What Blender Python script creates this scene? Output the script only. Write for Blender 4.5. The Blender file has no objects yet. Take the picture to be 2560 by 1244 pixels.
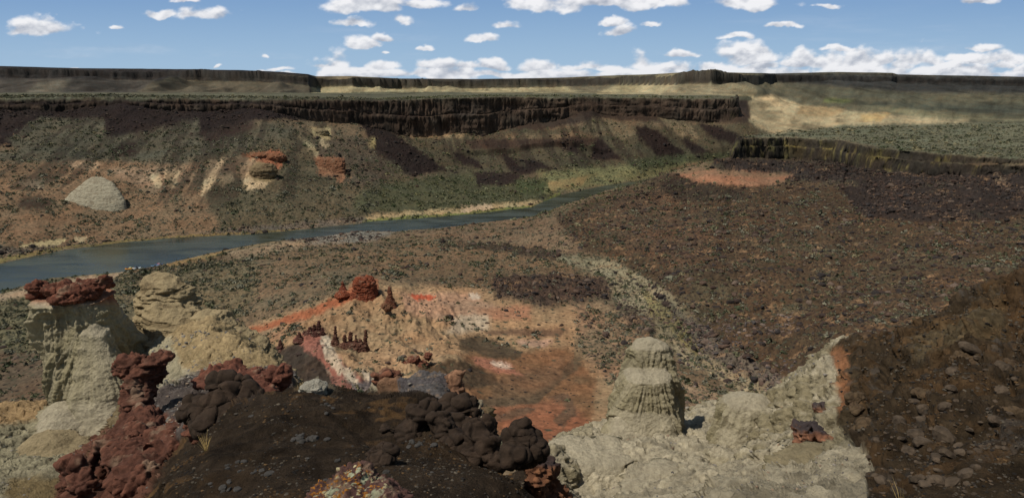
import bpy, math, numpy as np
from math import radians
RS = np.random.RandomState(7)
SC = bpy.context.scene

# ------------------------------------------------------------------ camera, sky, sun
F = 1668.0; CX = 1280.0; CY = 622.0; ZC = 115.0; PITCH = math.atan((622-215)/F)
cp, sp = math.cos(PITCH), math.sin(PITCH)
cam = bpy.data.cameras.new("camera"); camo = bpy.data.objects.new("camera", cam)
SC.collection.objects.link(camo); SC.camera = camo
cam.sensor_width = 36; cam.lens = 36*F/2560; cam.clip_start = 0.2; cam.clip_end = 60000
camo.location = (0, 0, ZC); camo.rotation_euler = (radians(90)-PITCH, 0, 0)

SUN_EL, SUN_AZ = 60.0, -112.0        # azimuth from +Y towards +X
sd = bpy.data.lights.new("sun", 'SUN'); sd.energy = 4.0; sd.angle = radians(0.5); sd.color = (1, .92, .78)
so = bpy.data.objects.new("sun", sd); SC.collection.objects.link(so)
so.rotation_euler = (radians(90-SUN_EL), 0, radians(180-SUN_AZ))
SC.view_settings.view_transform = 'Standard'; SC.view_settings.look = 'None'
SC.view_settings.exposure = 0.0; SC.view_settings.gamma = 1

def pray(u, v):
    a = (np.asarray(u, float)-CX)/F; b = -(np.asarray(v, float)-CY)/F
    return a, cp + b*sp, -sp + b*cp
def P(u, v, t):
    X, Y, Z = pray(u, v); return np.array([X*t, Y*t, ZC+Z*t])
def Pz(u, v, z):
    X, Y, Z = pray(u, v); t = (z-ZC)/Z; return np.array([X*t, Y*t, z])
def proj(x, y, z):
    zz = z-ZC; d = y*cp - zz*sp; up = y*sp + zz*cp
    d = np.maximum(d, 1e-3); return CX + F*x/d, CY - F*up/d

# world: Nishita sky
def make_world():
    w = bpy.data.worlds.new("World"); SC.world = w; w.use_nodes = True
    nt = w.node_tree; N = nt.nodes; L = nt.links; N.clear()
    out = N.new('ShaderNodeOutputWorld'); bg = N.new('ShaderNodeBackground'); L.new(bg.outputs[0], out.inputs[0])
    sky = N.new('ShaderNodeTexSky'); sky.sky_type = 'NISHITA'; sky.sun_disc = False
    sky.sun_elevation = radians(SUN_EL); sky.sun_rotation = radians(SUN_AZ); sky.altitude = 900; sky.dust_density = .6; sky.air_density = 1.0
    sk = N.new('ShaderNodeMix'); sk.data_type = 'RGBA'; sk.blend_type = 'MULTIPLY'; sk.inputs[0].default_value = 1
    L.new(sky.outputs[0], sk.inputs[6]); sk.inputs[7].default_value = (1.0, .90, .74, 1)
    L.new(sk.outputs[2], bg.inputs[0]); bg.inputs[1].default_value = .088
make_world()

# ------------------------------------------------------------------ numeric helpers
TB = RS.rand(64, 64, 64).astype(np.float32); TBF = TB.ravel()
def vnoise(x, y, z):
    x = np.asarray(x, np.float32); y = np.asarray(y, np.float32); z = np.asarray(z, np.float32)
    xi = np.floor(x); yi = np.floor(y); zi = np.floor(z)
    fx = x-xi; fy = y-yi; fz = z-zi
    fx = fx*fx*(3-2*fx); fy = fy*fy*(3-2*fy); fz = fz*fz*(3-2*fz)
    xi = xi.astype(np.int32); yi = yi.astype(np.int32); zi = zi.astype(np.int32)
    x0 = (xi & 63)*4096; x1 = ((xi+1) & 63)*4096; y0 = (yi & 63)*64; y1 = ((yi+1) & 63)*64; z0 = zi & 63; z1 = (zi+1) & 63
    def g(a, b, c): return TBF[a+b+c]
    c00 = g(x0, y0, z0)*(1-fx)+g(x1, y0, z0)*fx; c10 = g(x0, y1, z0)*(1-fx)+g(x1, y1, z0)*fx
    c01 = g(x0, y0, z1)*(1-fx)+g(x1, y0, z1)*fx; c11 = g(x0, y1, z1)*(1-fx)+g(x1, y1, z1)*fx
    return ((c00*(1-fy)+c10*fy)*(1-fz)+(c01*(1-fy)+c11*fy)*fz)*2-1
def fbm(x, y, z, o=4, g=.5, ridged=False):
    s = 0; a = 1; n = 0
    for i in range(o):
        k = 2.03**i
        v = vnoise(x*k+i*11.3, y*k+i*7.7, z*k+i*3.1)
        if ridged: v = 1-2*np.abs(v)
        s = s+a*v; n += a; a *= g
    return s/n
def worley(x, y, z, seed=0, ids=False):
    x = np.asarray(x, np.float32); y = np.asarray(y, np.float32); z = np.asarray(z, np.float32)
    xi = np.floor(x).astype(np.int32); yi = np.floor(y).astype(np.int32); zi = np.floor(z).astype(np.int32)
    f1 = np.full(x.shape, 9., np.float32); f2 = f1.copy(); cid = f1*0
    for a in (-1, 0, 1):
        for b in (-1, 0, 1):
            for c in (-1, 0, 1):
                X = xi+a; Y = yi+b; Z = zi+c
                h = ((X & 63)*4096+((Y+seed*5) & 63)*64+(Z & 63))
                r1 = TBF[h]; r2 = TBF[(h+91733) % 262144]; r3 = TBF[(h+40011) % 262144]
                d = np.sqrt((X+r1-x)**2+(Y+r2-y)**2+(Z+r3-z)**2)
                if ids: cid = np.where(d < f1, TBF[(h+77777) % 262144], cid)
                f2 = np.minimum(f2, np.maximum(f1, d)); f1 = np.minimum(f1, d)
    return (f1, f2, cid) if ids else (f1, f2)
def sstep(x, a=0., b=1.):
    t = np.clip((x-a)/(b-a), 0, 1); return t*t*(3-2*t)
def rbf_fit(pts, vals, c, sm=0.0):
    n = len(pts); d = np.sqrt(((pts[:, None]-pts[None])**2).sum(-1)+c*c)
    A = np.zeros((n+3, n+3)); A[:n, :n] = -d+np.eye(n)*sm; A[:n, n] = 1; A[:n, n+1:] = pts; A[n, :n] = 1; A[n+1:, :n] = pts.T
    w = np.linalg.solve(A, np.concatenate([vals, np.zeros(3)])); return pts, w, c
def rbf_eval(m, q):
    pts, w, c = m; out = np.empty(len(q))
    for i in range(0, len(q), 20000):
        s = q[i:i+20000]; d = np.sqrt(((s[:, None]-pts[None])**2).sum(-1)+c*c)
        out[i:i+20000] = -d@w[:-3]+w[-3]+s@w[-2:]
    return out
def srgb(c):
    c = np.asarray(c, float)/255.; return np.where(c <= .04045, c/12.92, ((c+.055)/1.055)**2.4)
ALB = 1.0
def desat(c, k=.74):
    l = (c*np.array([.3, .55, .15])).sum(-1, keepdims=True); return l+(c-l)*k
def alb(c): return srgb(c)*ALB

def mesh_from(name, co, faces, mat=None, col=None, smooth=True, attrs=None):
    """co (N,3); faces (M,k) int array or list of such arrays"""
    me = bpy.data.meshes.new(name); co = np.ascontiguousarray(co, np.float32)
    fl = faces if isinstance(faces, list) else [faces]
    me.vertices.add(len(co)); me.vertices.foreach_set("co", co.ravel())
    idx = np.concatenate([f.ravel() for f in fl]).astype(np.int32)
    tot = np.concatenate([np.full(len(f), f.shape[1], np.int32) for f in fl])
    st = np.concatenate([[0], np.cumsum(tot)[:-1]]).astype(np.int32)
    me.loops.add(len(idx)); me.loops.foreach_set("vertex_index", idx)
    me.polygons.add(len(tot)); me.polygons.foreach_set("loop_start", st); me.polygons.foreach_set("loop_total", tot)
    me.polygons.foreach_set("use_smooth", np.full(len(tot), smooth))
    me.update(calc_edges=True)
    if col is not None:
        ca = me.color_attributes.new("Col", 'FLOAT_COLOR', 'POINT')
        c4 = np.ones((len(co), 4), np.float32); c4[:, :3] = col; ca.data.foreach_set("color", c4.ravel())
    for k, v in (attrs or {}).items():
        a = me.attributes.new(k, 'FLOAT', 'POINT'); a.data.foreach_set("value", np.ascontiguousarray(v, np.float32).ravel())
    if mat: me.materials.append(mat)
    return me
def obj(name, me, parent=None, label=None, cat=None, group=None, kind=None, loc=None):
    o = bpy.data.objects.new(name, me); SC.collection.objects.link(o)
    if parent: o.parent = parent
    if loc is not None: o.location = loc
    for k, v in (('label', label), ('category', cat), ('group', group), ('kind', kind)):
        if v: o[k] = v
    return o
def grid_faces(nc, nr, wrap=False):
    i = np.arange(nc if wrap else nc-1)[:, None]; j = np.arange(nr-1)[None]
    i2 = (i+1) % nc
    return np.stack([i*nr+j+0*i, i2*nr+j, i2*nr+j+1, i*nr+j+1+0*i], -1).reshape(-1, 4)
def grid_normals(G):
    du = np.gradient(G, axis=0); dv = np.gradient(G, axis=1); n = np.cross(du, dv)
    return n/np.maximum(np.linalg.norm(n, axis=-1, keepdims=True), 1e-9)

# ------------------------------------------------------------------ materials
def rock_mat(name, base=None, rough=.95, var=.25, nscale=1.0, bump=.3, bdist=.1, detail=8, spots=None, speck=None, tint2=None, bscale=None, cracks=0, spec=.25, strata=0, wscale=None):
    m = bpy.data.materials.new(name); m.use_nodes = True; nt = m.node_tree; N = nt.nodes; L = nt.links
    bs = N['Principled BSDF']; bs.inputs['Roughness'].default_value = rough; bs.inputs['Specular IOR Level'].default_value = spec
    geo = N.new('ShaderNodeNewGeometry'); pos = geo.outputs['Position']
    if base is None:
        at = N.new('ShaderNodeAttribute'); at.attribute_name = 'Col'; c = at.outputs['Color']
    else:
        rg = N.new('ShaderNodeRGB'); rg.outputs[0].default_value = (*base, 1); c = rg.outputs[0]
    def noise(s, d=6, r=.6, vec=None):
        n = N.new('ShaderNodeTexNoise'); n.inputs['Scale'].default_value = s; n.inputs['Detail'].default_value = d; n.inputs['Roughness'].default_value = r
        L.new(vec or pos, n.inputs['Vector']); return n
    def rng(s, a, b, c0, d):
        r = N.new('ShaderNodeMapRange'); L.new(s, r.inputs[0]); r.inputs[1].default_value = a; r.inputs[2].default_value = b; r.inputs[3].default_value = c0; r.inputs[4].default_value = d; return r.outputs[0]
    def mix(fac, a, b, bt='MIX'):
        x = N.new('ShaderNodeMix'); x.data_type = 'RGBA'; x.blend_type = bt
        for i, s in ((0, fac), (6, a), (7, b)):
            if isinstance(s, (int, float)): x.inputs[i].default_value = s
            elif isinstance(s, tuple): x.inputs[i].default_value = (*s, 1)
            else: L.new(s, x.inputs[i])
        return x.outputs[2]
    n1 = noise(nscale, detail, .68)
    v = rng(n1.outputs[0], .37, .63, 1-var, 1+var)
    cm = N.new('ShaderNodeCombineXYZ'); [L.new(v, cm.inputs[i]) for i in range(3)]
    c = mix(1.0, c, cm.outputs[0], 'MULTIPLY')
    if tint2:                      # (colour, scale, low, high)
        for (tc, ts, lo, hi) in tint2:
            n = noise(ts, 7, .65); c = mix(rng(n.outputs[0], lo, hi, 0, 1), c, tc)
    if spots:                      # (colour, voronoi scale, thr, attr or None)
        for (tc, ts, lo, hi, amt) in spots:
            vo = N.new('ShaderNodeTexVoronoi'); vo.inputs['Scale'].default_value = ts; L.new(pos, vo.inputs['Vector'])
            f = rng(vo.outputs['Distance'], hi, lo, 0, 1)
            if isinstance(amt, str):
                a = N.new('ShaderNodeAttribute'); a.attribute_name = amt
                mm = N.new('ShaderNodeMath'); mm.operation = 'MULTIPLY'; L.new(f, mm.inputs[0]); L.new(a.outputs['Fac'], mm.inputs[1])
                sc_ = N.new('ShaderNodeSeparateColor'); L.new(vo.outputs['Color'], sc_.inputs[0])
                m2 = N.new('ShaderNodeMath'); m2.operation = 'LESS_THAN'; L.new(sc_.outputs[0], m2.inputs[0]); L.new(a.outputs['Fac'], m2.inputs[1])
                m3 = N.new('ShaderNodeMath'); m3.operation = 'MULTIPLY'; L.new(f, m3.inputs[0]); L.new(m2.outputs[0], m3.inputs[1]); f = m3.outputs[0]
            c = mix(f, c, tc)
    h = noise(bscale or nscale*2.2, 10, .7).outputs[0]
    if strata:
        sp_ = N.new('ShaderNodeVectorMath'); sp_.operation = 'MULTIPLY'; L.new(pos, sp_.inputs[0]); sp_.inputs[1].default_value = (.25, .25, strata)
        s = noise(1.0, 5, .6, sp_.outputs[0]); ad = N.new('ShaderNodeMath'); ad.operation = 'ADD'; L.new(h, ad.inputs[0]); L.new(s.outputs[0], ad.inputs[1]); h = ad.outputs[0]
        c = mix(1.0, c, mix(rng(s.outputs[0], .38, .6, 0, 1), (.72, .72, .74), (1.1, 1.08, 1.05)), 'MULTIPLY')
    if cracks:
        vo = N.new('ShaderNodeTexVoronoi'); vo.feature = 'DISTANCE_TO_EDGE'; vo.inputs['Scale'].default_value = cracks
        wn = noise(cracks*1.5, 3); sb = N.new('ShaderNodeVectorMath'); sb.operation = 'MULTIPLY_ADD'; L.new(wn.outputs['Color'], sb.inputs[0]); sb.inputs[1].default_value = (.5/cracks,)*3; L.new(pos, sb.inputs[2])
        L.new(sb.outputs[0], vo.inputs['Vector'])
        e = rng(vo.outputs['Distance'], 0, .09, 0, 1)
        ad = N.new('ShaderNodeMath'); ad.operation = 'MULTIPLY_ADD'; L.new(e, ad.inputs[0]); ad.inputs[1].default_value = .6; L.new(h, ad.inputs[2]); h = ad.outputs[0]
    bp = N.new('ShaderNodeBump'); bp.inputs['Strength'].default_value = bump; bp.inputs['Distance'].default_value = bdist
    L.new(h, bp.inputs['Height']); L.new(bp.outputs[0], bs.inputs['Normal']); L.new(c, bs.inputs['Base Color'])
    return m

# ------------------------------------------------------------------ painted regions (material maps with some sun and shade, sampled per vertex)
W2, H2 = 1280, 622
GX, GY = np.meshgrid((np.arange(W2)+.5)*2, (np.arange(H2)+.5)*2)
def raster(pts):
    x = np.array([p[0] for p in pts], float); y = np.array([p[1] for p in pts], float)
    i0, i1 = max(int(y.min()/2)-1, 0), min(int(y.max()/2)+2, H2); j0, j1 = max(int(x.min()/2)-1, 0), min(int(x.max()/2)+2, W2)
    m = np.zeros((H2, W2), np.float32)
    gx = GX[i0:i1, j0:j1]; gy = GY[i0:i1, j0:j1]; ins = np.zeros(gx.shape, bool)
    for k in range(len(x)):
        xa, ya, xb, yb = x[k], y[k], x[k-1], y[k-1]
        if ya == yb: continue
        c = ((ya > gy) != (yb > gy)) & (gx < (xb-xa)*(gy-ya)/(yb-ya)+xa); ins ^= c
    m[i0:i1, j0:j1] = ins; return m
def blur(m, r):
    r = int(round(r/2.))
    if r < 1: return m
    for _ in range(2):
        for ax in (0, 1):
            p = [(0, 0), (0, 0)]; p[ax] = (r+1, r); q = np.pad(m, p, mode='edge'); cs = np.cumsum(q, axis=ax, dtype=np.float64)
            n = m.shape[ax]; k = 2*r+1
            m = ((np.take(cs, range(k, k+n), ax)-np.take(cs, range(0, n), ax))/k).astype(np.float32)
    return m
class Paint:
    def __init__(s, base, ch=None):
        s.im = np.zeros((H2, W2, 6), np.float32); s.im[..., :3] = srgb(base)
        if ch: s.im[..., 3:] = ch
    def __call__(s, pts, col=None, b=8, a=1., sage=None, rock=None, smooth=None):
        m = blur(raster(pts), b*.45)*a
        if col is not None: s.im[..., :3] += (srgb(col)-s.im[..., :3])*m[..., None]
        for k, v in ((3, sage), (4, rock), (5, smooth)):
            if v is not None: s.im[..., k] += (v-s.im[..., k])*m
        return s
    def sample(s, u, v):
        x = np.clip(u/2-.5, 0, W2-1.001); y = np.clip(v/2-.5, 0, H2-1.001); i = x.astype(int); j = y.astype(int); fx = (x-i)[..., None]; fy = (y-j)[..., None]
        return (s.im[j, i]*(1-fx)+s.im[j, i+1]*fx)*(1-fy)+(s.im[j+1, i]*(1-fx)+s.im[j+1, i+1]*fx)*fy

# channels after colour: sage density, boulder density, smoothness
FARP = Paint((104, 87, 68), (.5, .25, 0))
R = FARP
R([(-9,0),(2569,0),(2569,345),(1900,330),(1870,247),(-9,242)], (96,91,74), 3, sage=.3, rock=0)
R([(-9,140),(600,160),(790,175),(780,192),(600,188),(420,195),(380,210),(-9,206)], (44,41,46), 4)
R([(-9,198),(400,196),(350,240),(-9,243)], (68,63,60), 8)
R([(100,205),(180,200),(150,232),(60,236)], (98,92,82), 8)
R([(380,205),(620,183),(800,195),(905,215),(905,240),(330,240)], (88,80,67), 5)
R([(700,188),(800,195),(1600,196),(1640,183),(1640,200),(1500,208),(1000,212),(800,206)], (56,52,50), 3)
R([(780,208),(1600,210),(1650,185),(1850,180),(1890,250),(780,236)], (150,138,105), 5)  # sun patch on the far hills, painted in as paler ground colour
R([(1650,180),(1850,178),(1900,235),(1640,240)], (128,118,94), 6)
R([(790,180),(900,187),(900,200),(790,198)], (112,100,80), 3)
R([(1880,180),(2569,188),(2569,236),(2250,232),(2100,218),(1950,205)], (52,53,56), 7)
R([(1900,215),(2200,236),(2569,240),(2569,310),(1880,320)], (88,85,70), 10)
R([(1570,237),(1630,203),(1690,186),(1700,196),(1650,238)], (158,146,114), 3)  # lit flank of the spur, painted lighter into the ground colour
R([(1400,206),(1530,200),(1560,208),(1490,232),(1430,228)], (104,96,78), 4)  # gully shade painted in as a darker streak
R([(1700,196),(1840,190),(1880,212),(1800,205),(1720,206)], (92,86,72), 4)
R([(1900,302),(2050,296),(2250,318),(2150,326),(1920,331)], (168,152,120), 5)
R([(1960,212),(2300,236),(2350,252),(2100,246)], (78,78,66), 6)
R([(2060,245),(2140,250),(2120,258),(2060,255)], (96,104,60), 5)
R([(2100,255),(2569,262),(2569,285),(2250,275)], (70,74,66), 8)
R([(2150,262),(2569,300),(2569,312),(2300,300)], (112,108,84), 8)
R([(1874,250),(1930,236),(2000,262),(2100,275),(2250,290),(2420,300),(2440,312),(2200,322),(1960,338),(1925,334),(1876,303)], (158,142,110), 3, sage=.1)  # pale clay, painted brighter for the sun behind the mesa end
R([(1900,245),(1930,240),(1960,262),(1940,268)], (190,165,125), 3)
R([(2000,265),(2120,272),(2080,295),(1990,290)], (148,126,90), 6)
R([(2150,285),(2230,285),(2200,305),(2150,305)], (165,138,90), 6)
# mesa
R([(-9,232),(700,232),(1100,230),(1880,240),(1880,252),(1200,252),(900,262),(-9,256)], (88,88,72), 2, sage=.7)
R([(-9,252),(930,252),(1010,262),(1010,330),(930,320),(850,300),(640,300),(560,330),(430,385),(230,390),(260,320),(100,300),(60,360),(-9,370)], (34,25,27), 3, sage=0., rock=.9, smooth=.0)
R([(900,262),(1870,250),(1875,310),(1500,300),(1300,332),(1000,340)], (60,48,42), 3, sage=0, rock=.2)
R([(970,262),(1060,262),(1060,300),(980,300)], (74,58,56), 8); R([(1130,258),(1200,258),(1190,298),(1120,298)], (72,64,64), 8)
R([(960,300),(1300,300),(1300,332),(1000,336)], (80,58,44), 6)
R([(1000,332),(1870,310),(1920,335),(1830,372),(1790,405),(1350,435),(1100,440)], (78,70,54), 6, sage=.5, rock=.4)
R([(900,300),(990,335),(1115,425),(1030,445),(940,400)], (34,25,26), 3, sage=0, rock=1)
R([(1480,290),(1560,310),(1600,330),(1560,350),(1500,330),(1450,330)], (112,98,76), 6)
R([(1640,290),(1720,310),(1760,350),(1700,340)], (112,98,76), 6)
for q in ([(1590,312),(1650,330),(1730,398),(1650,402),(1600,350)], [(1490,338),(1560,400),(1480,402)], [(1310,393),(1400,430),(1320,432)], [(1745,310),(1800,318),(1870,345),(1830,362),(1770,340)], [(1130,380),(1200,400),(1210,425),(1140,405)], [(1250,380),(1290,400),(1340,435),(1280,432)], [(1700,345),(1760,370),(1800,392),(1740,395)], [(1400,330),(1450,350),(1450,390),(1400,370)]):
    R(q, (38,28,28), 3, sage=0, rock=.9)
R([(1020,335),(1170,335),(1150,347),(1030,346)], (138,110,78), 3)
R([(1180,340),(1520,330),(1500,345),(1180,352)], (110,90,68), 4)
R([(1160,352),(1500,345),(1470,368),(1180,376)], (66,50,42), 3, sage=.1)
for q in ([(100,298),(260,298),(270,340),(200,400),(50,402),(20,350)], [(280,345),(500,298),(500,330),(300,405),(-9,422),(-9,385)], [(340,365),(700,305),(770,345),(720,400),(250,418)]):
    R(q, (84,80,68), 7, sage=.9, rock=.2)
R([(500,330),(640,300),(640,322),(520,360)], (60,46,42), 8, sage=.2); R([(280,370),(340,350),(340,385),(280,395)], (56,42,40), 6)
R([(-9,405),(250,402),(520,415),(560,590),(-9,650)], (120,95,72), 10, sage=.55, rock=.15)
R([(60,490),(140,500),(130,530),(40,520)], (72,56,46), 8)
R([(470,400),(770,330),(930,380),(1040,450),(900,560),(560,590)], (88,78,60), 12, sage=.8, rock=.3)
R([(780,350),(900,340),(1000,440),(900,470),(800,440)], (84,72,60), 14, sage=.6, rock=.6)
R([(40,450),(115,450),(105,478),(60,465)], (158,136,112), 5); R([(160,403),(265,404),(230,427),(170,420)], (158,130,104), 6)
R([(50,612),(170,595),(150,615),(62,624)], (166,150,110), 2, sage=0, smooth=1); R([(188,592),(218,592),(215,606),(190,604)], (166,148,116), 2, sage=0, smooth=1)
R([(260,425),(430,418),(480,440),(430,490),(350,470)], (138,110,88), 12)
for q in ([(410,430),(450,425),(445,465),(418,472)], [(520,400),(560,398),(545,450),(515,492),(503,492),(520,440)], [(545,440),(580,430),(585,455),(550,470)], [(590,390),(640,390),(690,440),(670,467),(620,482),(600,450)], [(380,440),(400,430),(405,470),(390,470)], [(800,345),(815,350),(822,372),(800,360)]):
    R(q, (168,147,116), 3.5, sage=.25, rock=0)
R([(450,415),(640,388),(640,430),(560,440),(470,450)], (140,108,84), 12, a=.6)
R([(640,380),(700,378),(716,395),(700,425),(680,430),(645,400)], (148,88,58), 4, sage=.1)
R([(600,383),(655,380),(650,395),(612,398)], (150,92,58), 3)
R([(620,422),(650,402),(692,440),(680,458),(640,456)], (128,110,78), 3, sage=0, smooth=.7)
R([(785,388),(860,398),(866,440),(850,462),(835,440),(800,442)], (140,94,66), 3, sage=0)
R([(800,400),(862,398),(862,412),(805,414)], (148,84,56), 2)
R([(770,318),(825,318),(824,350),(790,347)], (152,136,98), 5, sage=.2); R([(745,335),(800,380),(792,397),(750,350)], (145,130,100), 5)
R([(925,345),(940,345),(938,372),(925,370)], (155,140,90), 3)
R([(1000,455),(1180,430),(1360,450),(1385,490),(1330,512),(1180,524),(1000,535),(880,525),(900,480)], (72,74,52), 10, sage=1., rock=.2)
R([(1180,432),(1310,434),(1290,462),(1190,466)], (42,32,31), 3, sage=.1, rock=1.)
R([(1340,430),(1830,395),(1830,420),(1620,447),(1400,478),(1360,490)], (112,110,72), 8, sage=.6)
R([(1360,455),(1480,440),(1460,462),(1380,480)], (132,112,70), 6, sage=.2)
R([(1560,400),(1830,380),(1830,398),(1600,425)], (64,72,48), 8, sage=1)
R([(1290,450),(1370,455),(1340,490),(1290,485)], (66,76,44), 6)
R([(910,540),(1200,514),(1350,500),(1360,520),(1200,532),(910,556)], (150,128,92), 5, sage=.2)
R([(1150,515),(1230,510),(1230,526),(1150,530)], (172,150,124), 4)
R([(910,549),(1330,515),(1400,480),(1400,492),(1335,523),(1200,536),(910,560)], (104,108,52), 2, sage=.6)
R([(-9,622),(600,590),(915,556),(915,542),(600,572),(-9,640)], (96,86,78), 5, rock=1., sage=.3)
R([(-9,658),(150,624),(450,594),(600,588),(750,574),(750,569),(600,582),(450,588),(150,617),(-9,648)], (118,102,58), 2, sage=.3)
# near bank and bench
R([(700,592),(900,574),(990,580),(940,604),(760,616)], (118,112,106), 4, sage=0., rock=1.)
R([(-9,735),(290,678),(340,674),(300,694),(-9,758)], (146,126,104), 3, sage=0)
R([(-9,728),(130,692),(290,682),(290,674),(130,684),(-9,715)], (96,104,58), 3, sage=.9)
R([(400,662),(560,624),(680,602),(700,606),(580,632),(430,668)], (134,108,66), 3, sage=.2)
R([(560,630),(700,602),(800,598),(740,625),(600,650)], (132,112,90), 6, sage=.3)
R([(300,690),(640,650),(640,740),(580,830),(260,800)], (104,92,70), 14, sage=1)
R([(-9,760),(300,700),(300,900),(-9,890)], (104,98,74), 12, sage=.9)
R([(-9,880),(150,880),(150,1010),(-9,1010)], (92,76,62), 14, sage=.35)
R([(640,640),(1200,600),(1500,660),(1500,720),(1230,710),(900,690)], (108,86,64), 20, sage=.45)
R([(980,580),(1250,545),(1350,540),(1500,560),(1480,640),(1300,612),(1100,600)], (112,90,70), 10, sage=.3, rock=.3)
R([(1100,600),(1350,620),(1450,650),(1440,662),(1280,636),(1100,612)], (64,54,44), 5, rock=.9)
# dark slope
R([(1380,540),(1480,505),(1620,450),(1830,392),(2569,420),(2569,1010),(1960,975),(1800,860),(1650,720),(1540,655),(1450,620)], (78,60,44), 12, sage=.35, rock=.8)
R([(1560,480),(1700,470),(1800,560),(1700,680),(1500,600)], (88,66,50), 16)
R([(1790,400),(2100,402),(2569,426),(2569,540),(2330,560),(2160,545),(2090,465),(1850,430),(1780,422)], (50,43,43), 6, sage=0, rock=1.5)
R([(2480,440),(2520,450),(2530,470),(2490,465)], (110,92,76), 4)
R([(1600,462),(1700,455),(1850,470),(1870,500),(1700,500)], (60,50,42), 8)
R([(1670,432),(1780,424),(1985,434),(1960,455),(1880,466),(1740,458)], (136,94,70), 5, sage=.1, rock=.05)
R([(1620,450),(1690,420),(1760,405),(1780,425),(1680,440)], (112,88,66), 4, rock=.2)
R([(1832,360),(2080,352),(2250,378),(2350,385),(2450,410),(2250,420),(2050,400),(1840,398)], (60,52,44), 3, sage=0, rock=.3)
for q in ([(1960,352),(2010,350),(2010,395),(1955,395)], [(2150,380),(2230,385),(2230,402),(2150,400)], [(1865,362),(1895,360),(1890,380),(1865,380)], [(2050,355),(2090,360),(2090,395),(2050,392)]):
    R(q, (122,108,40), 5, a=.7)
R([(1825,345),(1950,332),(2100,314),(2569,303),(2569,400),(2350,386),(2250,376),(2100,351),(1950,343)], (98,99,80), 2.5, sage=1., rock=0)
# wash
R([(1380,640),(1530,652),(1650,715),(1790,860),(1965,972),(1880,1000),(1700,900),(1560,790),(1510,700)], (134,123,100), 7, sage=.5, rock=.6)
R([(1390,645),(1520,655),(1600,690),(1660,735),(1700,780),(1690,790),(1640,750),(1580,705),(1510,672),(1400,652)], (132,122,98), 3, sage=.1)
R([(1640,730),(1800,858),(1965,955),(1940,985),(1820,930),(1700,840)], (92,86,80), 8, rock=1.8, sage=.1)
R([(1530,760),(1640,790),(1640,900),(1540,860)], (92,76,64), 12, rock=1., sage=.5)
R([(1600,720),(1660,760),(1760,880),(1740,890),(1630,790)], (122,112,72), 6, sage=.7)
# badlands
R([(590,830),(700,790),(850,735),(900,695),(1000,712),(1200,722),(1340,770),(1500,760),(1580,830),(1700,930),(1820,1010),(1700,1060),(1400,1110),(900,1000),(680,960),(660,880)], (148,118,86), 8, sage=.12, rock=.1)
R([(1430,760),(1540,770),(1650,900),(1820,1010),(1700,1060),(1520,960),(1440,870)], (136,108,84), 14, sage=.5, rock=.4)
R([(595,830),(700,800),(850,740),(900,692),(945,700),(945,732),(860,760),(720,815),(640,835)], (150,84,50), 4, sage=.1)
R([(640,840),(760,800),(760,830),(700,850),(640,860)], (140,108,82), 8, sage=.5)
R([(1000,735),(1180,735),(1260,775),(1160,815),(1010,780)], (158,122,98), 8, sage=.05)
R([(1180,770),(1330,765),(1330,800),(1230,800)], (152,104,76), 8)
R([(1140,790),(1220,790),(1220,825),(1110,835)], (164,146,126), 8)
R([(1020,735),(1090,742),(1080,752),(1030,748)], (165,72,38), 2); R([(1170,735),(1210,738),(1200,746),(1170,745)], (188,176,164), 3)
R([(1230,695),(1400,690),(1520,700),(1530,745),(1370,765),(1240,745)], (74,58,50), 7, sage=.1, rock=1.2)
R([(1170,880),(1430,870),(1490,950),(1480,1100),(1280,1110),(1100,980)], (122,86,56), 12, sage=.03)
R([(1200,1010),(1400,1000),(1480,1060),(1430,1120),(1280,1100)], (136,84,56), 12)
R([(1190,1000),(1330,985),(1440,895),(1455,915),(1345,1010),(1200,1024)], (92,72,54), 5)
R([(1370,995),(1420,985),(1445,1040),(1400,1075),(1385,1050),(1410,1020)], (100,74,56), 5)
R([(1230,1040),(1320,1020),(1340,1030),(1240,1060)], (104,76,58), 5)
R([(1230,960),(1420,890),(1400,950),(1330,990),(1230,1000)], (112,82,58), 8)
R([(1140,848),(1200,838),(1310,880),(1300,898),(1230,897),(1150,872)], (80,66,50), 4, sage=.1)
R([(1200,826),(1420,820),(1400,845),(1220,838)], (104,80,62), 6)
R([(1290,850),(1380,850),(1370,868),(1300,866)], (160,124,104), 5)
R([(1020,905),(1080,880),(1230,935),(1260,965),(1180,975),(1080,950)], (82,63,46), 5)
R([(1180,893),(1260,905),(1310,942),(1250,935),(1190,915)], (160,100,76), 4); R([(1220,903),(1260,907),(1275,922),(1240,920)], (198,172,156), 3)
R([(900,890),(1050,860),(1120,900),(1000,930),(940,960),(880,960)], (150,122,92), 8)
R([(730,850),(800,815),(850,900),(930,970),(860,1000),(800,930)], (136,82,70), 6)
for q in ([(800,838),(826,846),(860,930),(842,935),(805,882)], [(850,910),(880,925),(900,965),(870,960)], [(780,905),(800,910),(830,940),(800,930)], [(900,925),(960,950),(1000,990),(940,985)]):
    R(q, (172,154,136), 3)
R([(675,880),(745,858),(815,920),(835,975),(700,985)], (60,50,44), 3, sage=.02)
R([(880,960),(960,950),(960,1000),(880,1000)], (100,90,92), 6)

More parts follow.
